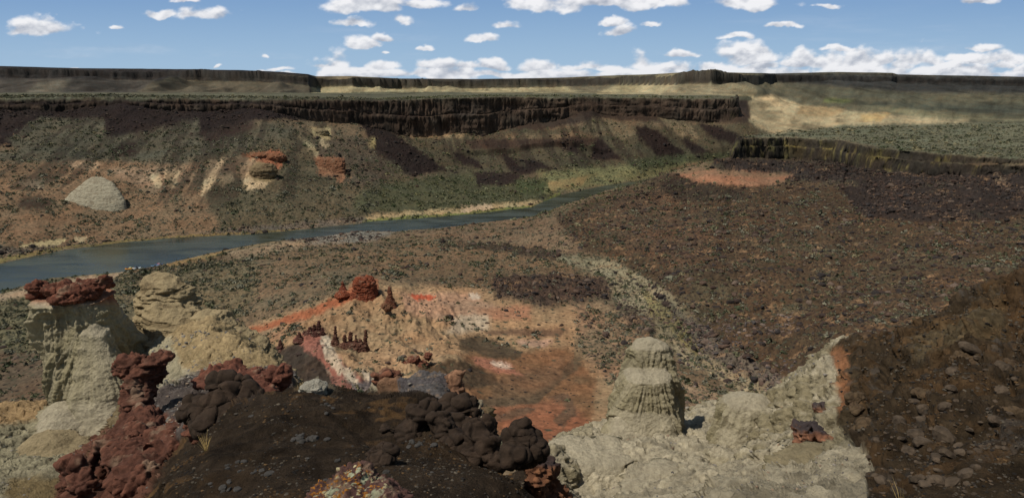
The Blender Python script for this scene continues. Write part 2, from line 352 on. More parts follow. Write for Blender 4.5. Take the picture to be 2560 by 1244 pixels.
NEARP = Paint((188, 176, 148), (0, 0, 0))
R = NEARP
R([(-9,980),(340,1000),(340,1250),(-9,1250)], (160,152,122), 10)
R([(-9,1000),(160,990),(170,1030),(60,1060),(-9,1070)], (170,140,96), 8)
R([(0,1190),(330,1170),(330,1300),(0,1300)], (150,142,116), 14); R([(20,1205),(150,1195),(200,1250),(20,1250)], (128,110,74), 12)
R([(340,660),(700,680),(770,990),(560,970),(380,880)], (176,152,108), 10)
R([(345,850),(430,840),(480,980),(330,960)], (172,162,132), 10)
R([(330,1100),(400,980),(520,925),(720,925),(740,990),(600,1040),(450,1130)], (98,88,84), 8)
R([(230,1040),(330,1000),(450,1060),(450,1250),(140,1250)], (118,76,60), 9)
R([(350,1300),(390,1200),(440,1110),(520,1060),(600,1020),(700,975),(1110,970),(1200,1060),(1350,1160),(1350,1300)], (66,54,42), 5, smooth=1)
R([(940,930),(1240,930),(1240,1060),(1150,1060),(1090,985),(940,975)], (140,104,78), 5)
R([(1000,940),(1110,935),(1120,990),(1000,990)], (100,94,96), 4)
R([(2075,880),(2110,855),(2300,780),(2569,640),(2569,1300),(2160,1300),(2190,1180),(2100,1060),(2120,960)], (72,59,43), 4, smooth=.6)
R([(2300,850),(2450,780),(2569,700),(2569,820),(2400,900),(2300,920)], (100,86,62), 16)
R([(2500,650),(2569,640),(2569,900),(2520,880)], (84,64,42), 14)
R([(2080,880),(2112,870),(2140,950),(2125,1040),(2110,1050),(2105,960)], (160,108,70), 5)
R([(1360,1080),(1480,1040),(1480,1120),(1360,1140)], (172,160,130), 8)

# ------------------------------------------------------------------ far terrain: control heights
ctl = []                                   # (a, Y, z, )
def cz(*rows):                              # pixel + elevation
    for u, v, z in rows: p = Pz(u, v, z); ctl.append((p[0]/p[1], p[1], p[2]))
def ct(*rows):                              # pixel + depth
    for u, v, t in rows: p = P(u, v, t); ctl.append((p[0]/p[1], p[1], p[2]))
def aY(u, v, t): p = P(u, v, t); return p[0]/p[1], p[1], p[2]
def zY(u, v, z): p = Pz(u, v, z); return p[0]/p[1], p[1]
fb = [(-500,720),(-250,692),(0,659),(150,626),(300,606),(450,593),(600,587),(750,574),(900,558),(918,553),(1050,545),(1200,532),(1330,517),(1400,487),(1500,466),(1612,449),(1700,441),(1850,435),(2600,425)]
nb = [(-500,830),(-250,785),(0,733),(130,694),(280,683),(330,677),(400,663),(470,646),(560,626),(680,604),(800,592),(900,578),(985,579),(1100,571),(1250,552),(1330,542),(1400,522),(1480,502),(1560,474),(1612,457),(1700,449),(1850,441),(2600,432)]
FBa, FBY = np.array([zY(u, v, 0) for u, v in fb]).T
NBa, NBY = np.array([zY(u, v, 0) for u, v in nb]).T
cz(*[(u, v, 1.2) for u, v in fb[::2]]); cz(*[(u, v, 1.2) for u, v in nb[:16:2]])
# mesa rim and slope
rim = [(-700,246,700),(-400,248,720),(0,248,765),(150,246,790),(300,244,800),(650,247,845),(930,250,900),(1200,242,930),(1500,242,960),(1700,244,965),(1866,248,955),(1900,248,955)]
RMa, RMY, RMz = np.array([aY(*r) for r in rim]).T
A_END = (1867-1280)/F/1.06
ct((0,282,752),(150,285,775),(300,264,795),(650,278,832),(900,318,885),(1150,338,915),(1300,331,925),(1480,294,942),(1600,302,948),(1860,306,945),
   (0,282,850),(300,264,900),(650,278,930),(900,318,985),(1150,338,1015),(1480,294,1042),(1860,306,1045),
   (600,500,590),(600,430,640),(600,390,690),(600,340,750),(600,300,800),(0,600,475),(0,520,530),(0,430,600),(0,360,670),(0,310,725),
   (300,540,545),(300,470,600),(300,400,660),(300,330,730),(850,500,620),(850,430,700),(850,370,790),(1150,500,664),(1150,450,783),(1150,420,845),(1150,377,885),(1150,350,897),
   (1300,470,730),(1300,430,820),(1300,390,870),(1300,350,905),(1500,430,850),(1500,390,890),(1500,340,925),(1700,425,880),(1700,390,905),(1700,340,930),(1850,370,910),(1912,330,945),
   (-400,600,440),(-400,450,560),(-400,300,690))
# beyond the mesa
ct((1950,322,1700),(2000,270,2500),(2200,300,1900),(2500,300,1800),(2500,262,2500),(2200,250,2700),(2000,240,2850),(2400,232,3000),(2800,232,3000),(1900,325,1400),(2300,322,1350),(2700,320,1300),
   (2000,200,3500),(2200,212,3550),(2560,216,3600),(2800,216,3600),(1000,232,2500),(1300,232,2500),(1600,232,2350),(1000,212,3200),(1300,213,3300),(1500,212,3150),(1180,216,2900),(1640,215,2700),(1700,192,2650),(1800,190,2600),(1850,215,2450),(1780,232,2200),
   (700,232,2400),(700,205,2700),(500,232,2300),(400,215,2500),(200,232,2300),(0,235,2200),(0,195,2700),(200,195,2750),(400,192,2800),(600,187,2750),(620,215,2350),(-400,235,2200),(-400,195,2700),(850,210,2900),(830,232,2500))
rim2 = [(-700,158,2850),(-300,160,2850),(0,163,2850),(200,169,2900),(400,171,2950),(600,174,2850),(700,178,2850),(770,184,2850),(790,190,3100),(880,189,3150),(1000,196,3400),(1180,197,3450),(1400,194,3450),(1550,187,3300),(1640,184,3000),(1700,180,2750),(1780,178,2680),(1850,180,2750),(1910,182,3050),(1940,183,3500),(2100,179,3600),(2230,181,3650),(2245,185,3700),(2400,188,3700),(2560,191,3700),(2900,193,3700)]
R2a, R2Y, R2z = np.array([aY(*r) for r in rim2]).T
ctl += [(a, Y*1.25, z*.8) for a, Y, z in zip(R2a[::3], R2Y[::3], R2z[::3])]
# near mesa
nrim = [(1836,350,650),(1900,345,668),(1960,343,680),(2020,346,668),(2090,350,648),(2130,358,612),(2180,370,565),(2250,377,545),(2350,385,516),(2450,392,492),(2560,398,478),(2750,405,455),(3000,412,430)]
NRa, NRY, NRz = np.array([aY(*r) for r in nrim]).T
nbk = [(1836,342,700),(1900,336,728),(2000,327,790),(2100,318,853),(2300,312,906),(2560,306,960),(3000,304,980)]
NKa, NKY, NKz = np.array([aY(*r) for r in nbk]).T
ct((1840,404,645),(1950,408,660),(2050,416,645),(2110,420,615),(2180,428,560),(2250,438,535),(2350,440,508),(2560,440,470),(2900,450,430),
   (2200,500,480),(2500,520,430),(1780,440,600),(1900,430,620),(1620,457,640),(1700,427,660),(1790,402,680),(2200,400,800),(2600,400,800),(1950,400,760),
   (1500,510,580),(1500,600,430),(1700,520,530),(1700,600,420),(1900,520,500),(1900,600,400),(1900,700,315),(1700,700,330),(1620,722,345),(1500,660,400),(1300,622,450),(1100,600,480),
   (1750,852,265),(1930,972,215),(2200,600,390),(2200,750,270),(2500,600,360),(2500,700,280),(2100,850,215),(2300,800,225),(2560,800,210),(2800,800,200),(2050,560,430),(2300,560,400),(2800,560,370),
   (1600,480,610),(1850,460,570),
   (1000,640,420),(700,640,415),(500,680,385),(300,750,345),(0,800,320),(100,900,270),(0,1000,235),(-400,900,240),(1200,680,375),(1400,720,340),
   (905,722,300),(600,810,306),(1000,780,270),(1200,765,295),(1350,780,290),(800,852,235),(740,845,240),(700,890,228),(900,900,210),(1050,880,225),(1200,850,255),(1180,830,262),(1300,880,240),(1400,900,235),(1000,960,185),(1120,905,205),(1250,985,190),
   (1300,1050,170),(1450,1050,170),(1500,950,210),(1600,900,235),(1700,1000,185),(1400,1120,145),(700,960,200),(1800,1020,180),(850,1000,170),(850,760,280),(960,745,285),(1080,745,305),(780,890,212),(820,830,250))
ct2 = [(a, 90, 50) for a in (-1., -.6, -.3, 0, .3, .6, 1.)]
for a, Y, z in ct2: ctl.append((a, Y, z-(0)))
ctl = np.array(ctl)
# near the river nothing may dip below the banks
KA = 2.6
q = np.stack([ctl[:, 0]*KA, np.log(ctl[:, 1])*1.6], 1)
MF = rbf_fit(q, ctl[:, 2], .05)
GA = np.linspace(-1.15, 1.15, 330); GL = np.linspace(math.log(75), math.log(12000), 420)
qq = np.stack(np.meshgrid(GA*KA, GL*1.6, indexing='ij'), -1).reshape(-1, 2)
CG = rbf_eval(MF, qq).reshape(330, 420)
def bil(G, ga, gl, a, l):
    x = np.clip((a-ga[0])/(ga[1]-ga[0]), 0, len(ga)-1.001); y = np.clip((l-gl[0])/(gl[1]-gl[0]), 0, len(gl)-1.001)
    i = x.astype(np.int32); j = y.astype(np.int32); fx = x-i; fy = y-j
    return (G[i, j]*(1-fx)+G[i+1, j]*fx)*(1-fy)+(G[i, j+1]*(1-fx)+G[i+1, j+1]*fx)*fy
def far_height(a, Y):
    X = a*Y; l = np.log(Y)
    H = bil(CG, GA, GL, a, l)
    z0 = np.zeros_like(a)
    # broad relief
    far = sstep(Y, 1100, 2200)
    g = fbm(X/38, Y/150, z0+3, 4, .55, True)         # gullies down the canyon side
    side = sstep(Y, 430, 560)*(1-far)*sstep(H, 6, 25)*(a < .5)
    H = H+side*(g*3.2+fbm(X/14, Y/30, z0, 3)*1.1)
    g2 = fbm(X/170, Y/620, z0+8, 5, .55, True)
    H = H+far*g2*40*sstep(Y, 1500, 2600)+far*fbm(X/60, Y/120, z0+1, 4)*5
    near = 1-sstep(Y, 380, 700)
    H = H+near*(fbm(X/22, Y/22, z0+5, 4)*1.0+fbm(X/60, Y/60, z0+9, 3)*1.2)
    # badland ribs
    uu = CX+a*F; bad = sstep(Y, 130, 170)*(1-sstep(Y, 300, 330))*sstep(a, -.42, -.30)*(1-sstep(a, -.12, -.04))
    H = H+bad*(fbm(X/11+Y/60, Y/26, z0+21, 4, .6, True)*2.6+fbm(X/3.5, Y/6, z0+22, 3, .6, True)*.7)
    slope = sstep(Y, 200, 260)*(1-sstep(Y, 600, 680))*sstep(a, .15, .3)
    H = H+slope*(fbm(X/26, Y/26, z0+31, 4)*1.8)
    # river
    fY = np.interp(a, FBa, FBY); nY = np.interp(a, NBa, NBY)
    wob = fbm(X/9, Y/9, z0+40, 3)*1.6*sstep(np.abs(Y-600), 900, 300)
    d = np.minimum(Y-nY, fY-Y)+wob                       # >0 in the river
    out = np.clip(-d, 0, None)
    Hb = np.maximum(H, .8)
    Hr = .35+(Hb-.35)*sstep(out, 0, 30)+.5*sstep(out, 0, 4)
    inr = d > 0
    H = np.where(inr, -np.minimum(d*.25, 2.2), np.where(out < 30, Hr, np.where(Y < 1300, Hb, H)))
    # mesa
    cliff = np.zeros_like(H)
    rY = np.interp(a, RMa, RMY); rz = np.interp(a, RMa, RMz)
    rn = fbm(X/45, z0, z0+50, 4, .6)*8+fbm(X/9, z0, z0+51, 3, .6)*3
    dm = np.minimum(Y-rY+rn, (A_END-a)*Y*1.2+fbm(Y/25, z0, z0+52, 3)*5); dm = np.minimum(dm, 1830-Y+fbm(X/60, z0, z0+53, 3)*25)
    s = np.where(dm < 3.0, .55*sstep(dm, -3.0, 0.6), .55) + .45*sstep(dm, 3.5, 7.0)
    top = rz+fbm(X/90, Y/90, z0+55, 4)*1.6+ sstep(dm, 0, 120)*fbm(X/35, Y/35, z0+56, 3)*1.0 - 1.0*(1-sstep(dm, 6, 20))
    Hn = H*(1-s)+np.maximum(top, H*0+60)*s
    m1 = (dm > -6) & (Y < 2000)
    H = np.where(m1, Hn, H); cliff = np.where(m1 & (dm < 9), 1., cliff)
    # lower ledge under the mesa
    lb = (a > -.10) & (a < .17); ly = np.interp(a, [-.10, -.06, 0, .12, .17], [878, 886, 893, 906, 915])+rn*.6
    dl = Y-ly; H = np.where(lb & (dm < -3), H-6.5*(1-sstep(dl, -1.5, 1.5))*sstep(dl, -45, -4)*sstep(a, -.10, -.05)*(1-sstep(a, .13, .17)), H)
    # near mesa
    rY = np.interp(a, NRa, NRY); rz = np.interp(a, NRa, NRz); bY = np.interp(a, NKa, NKY); bz = np.interp(a, NKa, NKz)
    rn = fbm(X/22, z0, z0+60, 4, .6)*7+fbm(X/5, z0, z0+61, 3, .6)*2.5
    dn = np.minimum(np.minimum(Y-rY+rn, bY-Y+rn), (a-NRa[0])*Y*1.2+fbm(Y/12, z0, z0+63, 3)*3)
    s = .6*sstep(dn, -2, .5)+.4*sstep(dn, 2.5, 4.5)
    k = np.clip((Y-rY)/np.maximum(bY-rY, 1), 0, 1)
    top = rz*(1-k)+bz*k+fbm(X/40, Y/40, z0+65, 4)*.8-.6*(1-sstep(dn, 3, 12))
    m2 = dn > -6
    H = np.where(m2, H*(1-s)+top*s, H); cliff = np.where(m2 & (dn < 6), 1., cliff)
    # far plateau rims
    rY = np.interp(a, R2a, R2Y); rz = np.interp(a, R2a, R2z)
    rn = fbm(X/160, z0, z0+70, 4, .5)*34+fbm(X/25, z0, z0+71, 3, .6)*4
    dp = Y-rY+rn; q_ = np.clip(-dp, 0, 1300); w_ = sstep(q_, 1300, 500)*(dp < 0)
    sp1 = fbm(X/210+Y/900, Y/2600, z0+80, 3, .5, True); sp2 = fbm(X/75+Y/500, Y/700, z0+81, 3, .5, True)
    tal = rz-52-q_*.055-sstep(q_, 0, 260)*18+(sp1*46+sp2*16)*sstep(q_, 0, 330)-sstep(q_, 300, 1000)*12
    H = np.where(w_ > 0, H*(1-w_)+tal*w_, H); s = sstep(dp, -12, 10)*.7+.3*sstep(dp, 35, 50)
    top = rz*(1+0*Y)+(rz-ZC)*(Y/rY-1)*.0+fbm(X/300, Y/300, z0+73, 3)*1.2-3*(1-sstep(dp, 20, 120))
    m3 = dp > -30
    H = np.where(m3, np.maximum(H, 60)*(1-s)+top*s, H); cliff = np.where(m3 & (dp < 60), .8, cliff)
    return H, cliff, inr, dm

def adaptive_polar(hf, a0, a1, nc, Y0, Y1, nf, nr, kk):
    a = np.linspace(a0, a1, nc); Yf = np.exp(np.linspace(math.log(Y0), math.log(Y1), nf))
    Yo = np.empty((nc, nr))
    cums = []
    for c0 in range(0, nc, 100):
        A, Y = np.meshgrid(a[c0:c0+100], Yf, indexing='ij')
        H = hf(A, Y)[0]
        w = np.abs(np.diff((H-ZC)/Y, axis=1))*F*1.0+np.diff(np.log(Y), axis=1)*kk
        cums.append(np.concatenate([np.zeros((len(w), 1)), np.cumsum(w, 1)], 1))
    cums = np.concatenate(cums); cums /= cums[:, -1:]
    for _ in range(2):
        q_ = np.pad(cums, ((9, 8), (0, 0)), mode='edge'); q_ = np.cumsum(q_, 0); cums = np.concatenate([q_[16:17], q_[17:]-q_[:-17]])[:nc]/17.
        cums = (cums-cums[:, :1])/(cums[:, -1:]-cums[:, :1])
    for i in range(nc): Yo[i] = np.interp(np.linspace(0, 1, nr), cums[i], Yf)
    A = np.repeat(a[:, None], nr, 1); H, cl, inr, dm = hf(A, Yo)
    return A, Yo, H, cl, inr, dm
def visibility(G):
    e = (G[..., 2]-ZC)/G[..., 1]; run = np.maximum.accumulate(e, axis=1)
    return e >= np.concatenate([run[:, :1]-1, run[:, :-1]], 1)-.0015

NC, NR = 1500, 900
A, Y, H, CL, INR, DM = adaptive_polar(far_height, -1.02, 1.02, NC, 85., 9500., 2600, NR, 90.)
G = np.stack([A*Y, Y, H], -1)
nrm = grid_normals(G); nrm *= np.where(nrm[..., 2:] < 0, -1, 1)
steep = sstep(1-nrm[..., 2], .25, .6)*(CL > 0)
x, y, z = G[..., 0], G[..., 1], G[..., 2]
fd = np.where(y > 2000, 6.0, 1.0)                    # feature size grows on the distant rims
col_n = fbm(x/(4.5*fd), y/(4.5*fd), z/(30*fd), 4, .6, True)
led_n = fbm(x/(40*fd), y/(40*fd), z/(2.2*fd), 3, .6)
hn = nrm.copy(); hn[..., 2] = 0; hn /= np.maximum(np.linalg.norm(hn, axis=-1, keepdims=True), .05)
vm_ = sstep(fbm(x/55, y/55, z/25, 3), -.25, .3)
G += hn*(steep*(col_n*(1.2+3.4*vm_)+led_n*2.4+fbm(x/16, y/16, z/14, 4, .6)*3)*np.where(fd > 1, .7, 1.))[..., None]
fu, fv = proj(x, y, z)
wu = fbm(x/(y*.02), y/(y*.02)*.5, z/(y*.02), 4, .65)*11; wv = fbm(x/(y*.02)+50, y/(y*.02)*.5, z/(y*.02), 4, .65)*5
hf_ = fbm(x/(y*.0035), y/(y*.006)+x*.01, z/(y*.0035), 3, .7)*9
wu += hf_; wv += np.roll(hf_, 37, 0)*.6
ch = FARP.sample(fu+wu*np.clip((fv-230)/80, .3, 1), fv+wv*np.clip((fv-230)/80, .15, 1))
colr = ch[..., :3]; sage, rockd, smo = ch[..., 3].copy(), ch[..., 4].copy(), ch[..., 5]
# surface roughness
nearw = 1/(1+(y/500)**2)
rough = (fbm(x/3.2, y/3.2, z/3.2, 4, .6)*.9+fbm(x/12, y/12, z/12, 4, .6, True)*1.5)*(1-smo)*(.45+.9*np.clip(rockd, 0, 1.2))
bl, bl2 = worley(x/4.5, y/4.5, z/4.5)
lumps = (sstep(bl2-bl, 0, .5)*.9-.4)*np.clip(rockd, 0, 1.6)*1.0
G[..., 2] += np.where(INR | (y > 1500), 0, (rough+lumps)*sstep(z, .5, 3))
# rims: dark basalt; tops: sage
bas = srgb((46,39,36)); bas2 = srgb((80,66,58))
kn = sstep(fbm(x/14, y/14, z/9, 4, .6)+col_n*.4, -.3, .4)[..., None]
cb = bas*(1-kn)+bas2*kn
farst = (y > 2000)[..., None]
cb = np.where(farst, srgb((52,49,50))*(1+.5*fbm(x/60, y/60, z/14, 4, .6)[..., None]), cb)
near_mesa = ((x/y > .32) & (y < 1000))[..., None]
lich = sstep(fbm(x/5, y/5, z/14+9, 4, .6), .12, .45)[..., None]
cb = np.where(near_mesa, srgb((50,45,42))*(1-lich*.9)+srgb((104,94,52))*lich*.9, cb)
colr = colr*(1-steep[..., None]*.85)+cb*steep[..., None]*.85
sidem = (y > 560)*(y < 1000)*sstep(z, 10, 22)*(x/y < .37)*(1-steep)*(1-smo)
scr = sstep(fbm(x/15+y/70, y/150, z/90, 5, .62), .04, .22)*sidem*.62
colr = colr*(1-scr[..., None])+srgb((40,31,30))*scr[..., None]
far_d = sstep(fbm(x/90, y/420, z/30, 5, .6), .05, .3)*(y > 1400)*.35
colr = colr*(1-far_d[..., None]*(1-steep[..., None]))
# patchy ground: bare soil / litter / rocks
pn = fbm(x/(y*.018), y/(y*.018), z/(y*.006), 5, .7)
hue = fbm(x/17, y/17, z/17, 4, .6)[..., None]
red = np.array([1.10, .98, .90]); gry = np.array([.88, 1.0, 1.06])
amt = np.clip(1-smo[..., None], .25, 1)
colr = colr*(1+(np.where(hue > 0, red, gry)-1)*np.minimum(np.abs(hue)*2.2, 1)*amt)
colr = colr*(1+pn*(.45+.4*(y > 1400))*amt[..., 0]+(y > 1400)*.35*fbm(x/(y*.006), y/(y*.02), z/(y*.003), 4, .7))[..., None]
pale = sstep(fbm(x/11, y/4.5, z/4+7, 5, .7), .18, .42)*(rockd > .4)*(y < 700)*(1-steep)
colr = colr*(1-pale[..., None]*.6)+srgb((150,114,80))*pale[..., None]*.6
gp = sstep(fbm(x/24+5, y/24, z/20, 5, .6), .12, .4)*(y < 700)*(x/y > .1)*(1-steep)*.4
colr = colr*(1-gp[..., None])+srgb((86,84,66))*gp[..., None]
strat = fbm(x/60, y/60, z/1.1, 3, .6)*sstep(smo, .3, 1)
colr *= (1+strat*.16)[..., None]
colr *= (1+.30*fbm(x/75, y/50, z/30+2, 4, .6)*(y < 1200))[..., None]
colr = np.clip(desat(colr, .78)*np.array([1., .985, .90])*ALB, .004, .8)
tsp = np.clip(sage, 0, 1)*(1-steep)*(~INR)
m_terr = rock_mat("canyon_ground", None, var=.30, nscale=.45, bump=.55, bdist=.6, bscale=.9,
                  spots=[(tuple(srgb((68,69,56))), .34, .18, .46, 'sage'), (tuple(srgb((58,57,47))), .62, .14, .40, 'sage'), (tuple(srgb((44,38,36))), .5, .2, .42, 'rockd'), (tuple(srgb((48,42,38))), 1.1, .2, .42, 'rockd')], spec=.1)
VIS = visibility(G)
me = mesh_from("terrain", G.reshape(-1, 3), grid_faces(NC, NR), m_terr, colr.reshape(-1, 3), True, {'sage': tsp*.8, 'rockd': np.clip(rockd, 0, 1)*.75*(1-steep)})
obj("terrain", me, kind="structure", label="canyon floor, talus slopes and basalt mesas around the river")
TG, TV, TS, TR, TC = G, VIS, tsp, np.clip(rockd, 0, 2)*(1-steep)*(~INR), colr
TN = nrm

# river
def water_mat():
    m = bpy.data.materials.new("river_water"); m.use_nodes = True; nt = m.node_tree; N = nt.nodes; L = nt.links; b = N['Principled BSDF']
    geo = N.new('ShaderNodeNewGeometry'); mp = N.new('ShaderNodeMapping'); mp.inputs['Rotation'].default_value = (0, 0, radians(-28)); mp.inputs['Scale'].default_value = (.016, .045, 1)
    L.new(geo.outputs['Position'], mp.inputs[0]); n = N.new('ShaderNodeTexNoise'); n.inputs['Scale'].default_value = 1.6; n.inputs['Detail'].default_value = 6; n.inputs['Distortion'].default_value = .8; L.new(mp.outputs[0], n.inputs[0])
    r = N.new('ShaderNodeValToRGB'); L.new(n.outputs[0], r.inputs[0]); r.color_ramp.elements[0].position = .38; r.color_ramp.elements[1].position = .62
    r.color_ramp.elements[0].color = (*srgb((44,50,42)), 1); r.color_ramp.elements[1].color = (*srgb((66,72,64)), 1)
    L.new(r.outputs[0], b.inputs['Base Color'])
    rr = N.new('ShaderNodeMapRange'); L.new(n.outputs[0], rr.inputs[0]); rr.inputs[1].default_value = .35; rr.inputs[2].default_value = .65; rr.inputs[3].default_value = .10; rr.inputs[4].default_value = .30; L.new(rr.outputs[0], b.inputs['Roughness'])
    b.inputs['IOR'].default_value = 1.33; b.inputs['Specular IOR Level'].default_value = .5; b.inputs['Specular Tint'].default_value = (.92, .90, .84, 1)
    n2 = N.new('ShaderNodeTexNoise'); n2.inputs['Scale'].default_value = .6; n2.inputs['Detail'].default_value = 5; L.new(geo.outputs['Position'], n2.inputs[0])
    bp = N.new('ShaderNodeBump'); bp.inputs['Strength'].default_value = .35; bp.inputs['Distance'].default_value = .25; L.new(n2.outputs[0], bp.inputs['Height']); L.new(bp.outputs[0], b.inputs['Normal'])
    return m
aa = np.linspace(-1.02, .9, 240); ff = np.interp(aa, FBa, FBY)+14; nn = np.interp(aa, NBa, NBY)-14
co = np.concatenate([np.stack([aa*nn, nn, 0*aa], 1), np.stack([aa*ff, ff, 0*aa], 1)]); i = np.arange(239)
fc = np.stack([i, i+1, i+241, i+240], 1)
obj("river", mesh_from("river", co, fc, water_mat()), kind="structure", label="grey green river winding through the canyon")
# ground sheet carrying on to the horizon, below everything
m_pl = rock_mat("plain_ground", tuple(srgb((92,92,74))), nscale=.002, bump=.1)
cc = np.array([[-60000, -9000, -6], [60000, -9000, -6], [60000, 60000, -6], [-60000, 60000, -6]])
obj("ground", mesh_from("ground", cc, np.array([[0, 1, 2, 3]]), m_pl), kind="structure", label="desert plain beyond the canyon")
cc = np.array([[-30000, 9400, 160.], [30000, 9400, 160.], [34000, 32000, 150.], [-34000, 32000, 150.]])

# ------------------------------------------------------------------ sky backdrop with cumulus, 40 km out
def make_sky():
    na, ne = 1500, 330
    az = np.linspace(-.98, .98, na); el = np.linspace(-.03, .30, ne)      # tangents
    U, V_ = np.meshgrid(az, el, indexing='ij')
    C = [(95,80,95,28),(50,80,40,14),(510,44,70,22),(398,40,38,12),(292,70,20,7),(470,8,40,10),(930,24,100,34),(1050,12,80,22),(1000,54,34,20),(886,63,42,11),(915,110,42,17),(955,93,26,10),(1055,119,24,9),
         (1170,26,28,16),(1256,71,40,13),(1200,102,44,14),(1362,16,95,28),(1525,12,70,18),(1610,12,95,26),(1520,59,36,11),(1552,84,36,16),(1635,65,20,8),(1880,12,98,24),(1842,98,32,11),(1962,66,38,8),
         (2080,14,44,8),(2450,6,54,12),(672,138,12,6),(190,167,16,5),(533,163,9,4),(962,135,10,4),(1715,137,42,10),(2090,126,60,8),(2455,122,75,12)]
    for uu in range(640, 2900, 58):
        C.append((uu+RS.uniform(-25, 25), 190+RS.uniform(-3, 3), RS.uniform(45, 80), RS.uniform(15, 32)*(.6 if uu < 800 else 1)))
    for uu in range(720, 2900, 90):
        C.append((uu+RS.uniform(-35, 35), 172+RS.uniform(-8, 4), RS.uniform(35, 60), RS.uniform(9, 20)*(.7 if uu < 800 else 1)))
    for uu in range(860, 2900, 95): C.append((uu, 187, 100, 13))
    C += [(835,172,58,40),(1610,162,56,32),(1880,152,78,36),(1885,132,48,16),(2040,160,95,32),(2300,158,85,34),(2170,160,85,30),(1480,162,46,20),(2420,152,85,20),(2520,150,75,26),(2700,150,90,40)]
    wx = fbm(U*22, V_*30, U*0+1, 5, .55)*.016; wy = fbm(U*22+40, V_*30, U*0+5, 5, .55)*.010
    pu, pv = U+wx, V_+wy
    d = np.full(U.shape, -2.); ly = np.zeros(U.shape)
    for (u, v, hw, hh) in C:
        X, Yd, Z = pray(u, v); cx, cy = X/Yd, Z/Yd
        ax = (pu-cx)/(hw*1.12/F); ay = (pv-cy)/(hh*1.15/F)
        b = 1-np.sqrt(ax*ax+np.where(ay < 0, (ay*2.4)**2, ay*ay))
        m = b > d; d = np.where(m, b, d); ly = np.where(m, ay, ly)
    n1 = fbm(U*34, V_*56, U*0+9, 6, .52); n2 = fbm((U-.003)*34, (V_+.007)*56, U*0+9, 6, .52)
    den = d+n1*.85
    wisp = sstep(fbm(U*5, V_*40, U*0+15, 5, .6), .1, .8)*.16*sstep(V_, .16, .02)
    al = np.clip(sstep(den, .0, .5)*.97+wisp, 0, .97)
    lit = np.clip(.62+(n1-n2)*1.5+ly*.42+(1-np.clip(den, 0, 1))*.12, 0, 1)
    bank = sstep(V_, .05, .0)*.15
    lit = np.clip(lit-bank, 0, 1)[..., None]
    c = np.array([.40, .44, .52])*(1-lit)+np.array([.90, .90, .92])*lit
    gz = sstep(V_, 0.0, .17)[..., None]; blue = srgb((156,190,222))*(1-gz)+srgb((112,152,202))*gz
    air = .88*np.ones_like(al); tot = 1-(1-al)*(1-air); c = (c*al[..., None]+blue*((1-al)*air)[..., None])/tot[..., None]; al = tot
    Rr = 40000.; L_ = 1/np.sqrt(1+U*U)
    co = np.stack([U*L_*Rr, L_*Rr, ZC+V_*L_*Rr], -1).reshape(-1, 3)
    m = bpy.data.materials.new("cumulus_sky"); m.use_nodes = True; nt = m.node_tree; N = nt.nodes; L = nt.links; N.clear()
    o = N.new('ShaderNodeOutputMaterial'); mx = N.new('ShaderNodeMixShader'); tr = N.new('ShaderNodeBsdfTransparent'); em = N.new('ShaderNodeEmission')
    a1 = N.new('ShaderNodeAttribute'); a1.attribute_name = 'Col'; a2 = N.new('ShaderNodeAttribute'); a2.attribute_name = 'cover'
    L.new(a1.outputs['Color'], em.inputs[0]); em.inputs[1].default_value = 1; L.new(a2.outputs['Fac'], mx.inputs[0]); L.new(tr.outputs[0], mx.inputs[1]); L.new(em.outputs[0], mx.inputs[2]); L.new(mx.outputs[0], o.inputs[0])
    obj("sky", mesh_from("sky", co, grid_faces(na, ne), m, c.reshape(-1, 3), True, {'cover': al}), kind="structure", label="blue sky with scattered cumulus and a cloud bank on the horizon")
make_sky()

# ------------------------------------------------------------------ near hillside (the slope the camera stands on)
nct = []
def nt_(*rows):
    for u, v, t in rows: p = P(u, v, t); nct.append((p[0]/p[1], p[1], p[2]))
def nz_(*rows):
    for u, Yv, zz in rows: nct.append(((u-CX)/F, Yv, zz))
# left clay saddle and spur
nt_((0,1100,55),(150,1108,57),(300,1095,55),(220,1100,57),(0,1240,40),(200,1200,38),(330,1150,35),(-200,1150,52),(60,1018,66),(130,1030,64),(-150,1030,68),
    (360,868,66),(450,815,69),(540,800,67),(620,860,61),(690,915,53),(755,972,42),(400,930,60),(450,945,54),(600,930,50),(690,960,44),(330,960,62),(350,1010,50),
    (500,962,38),(560,955,36),(420,1005,34),(350,1085,30),(300,1130,30),(620,945,34),(700,950,32),(330,1010,36))
nz_((0,80,72),(200,82,74),(400,80,78),(560,80,78),(690,66,78),(760,52,84),(-200,82,72),(820,60,80))
# dark mound
nt_((960,992,13.5),(700,992,16),(820,980,15.5),(1080,1000,13),(560,1048,14),(640,1010,15.5),(800,1100,9),(500,1180,8),(1000,1200,6),(1180,1150,8),(1280,1200,7.3),(1100,1060,10.5),(700,1244,6),(1150,1090,9.5),(950,1080,10),(440,1150,10),(380,1230,8.5),(850,1300,4.5),(1300,1300,5.5))
nz_((500,20,104.6),(700,21,104.3),(900,20,103.5),(1100,19,103),(700,27,100.5),(900,23,102),(1100,22,102.4),(1240,24,98),(1050,32,97),(930,33,97),(1130,31,96),(400,14,106.5),
    (600,3,112.6),(1280,3,112.8),(2000,3,112.2),(0,3,111.5),(200,8,108),(0,9,107.5),(200,17,102.5),(0,20,100.5),(0,30,96),(-300,20,100),(260,23,101),
    (900,45,88),(1100,45,84),(1250,45,82),(1000,80,62),(1250,80,58),(700,110,55),(0,120,45),(1500,110,50),(2200,110,55))
nt_((950,960,28),(1050,965,27),(1130,975,27),(1180,1020,24))
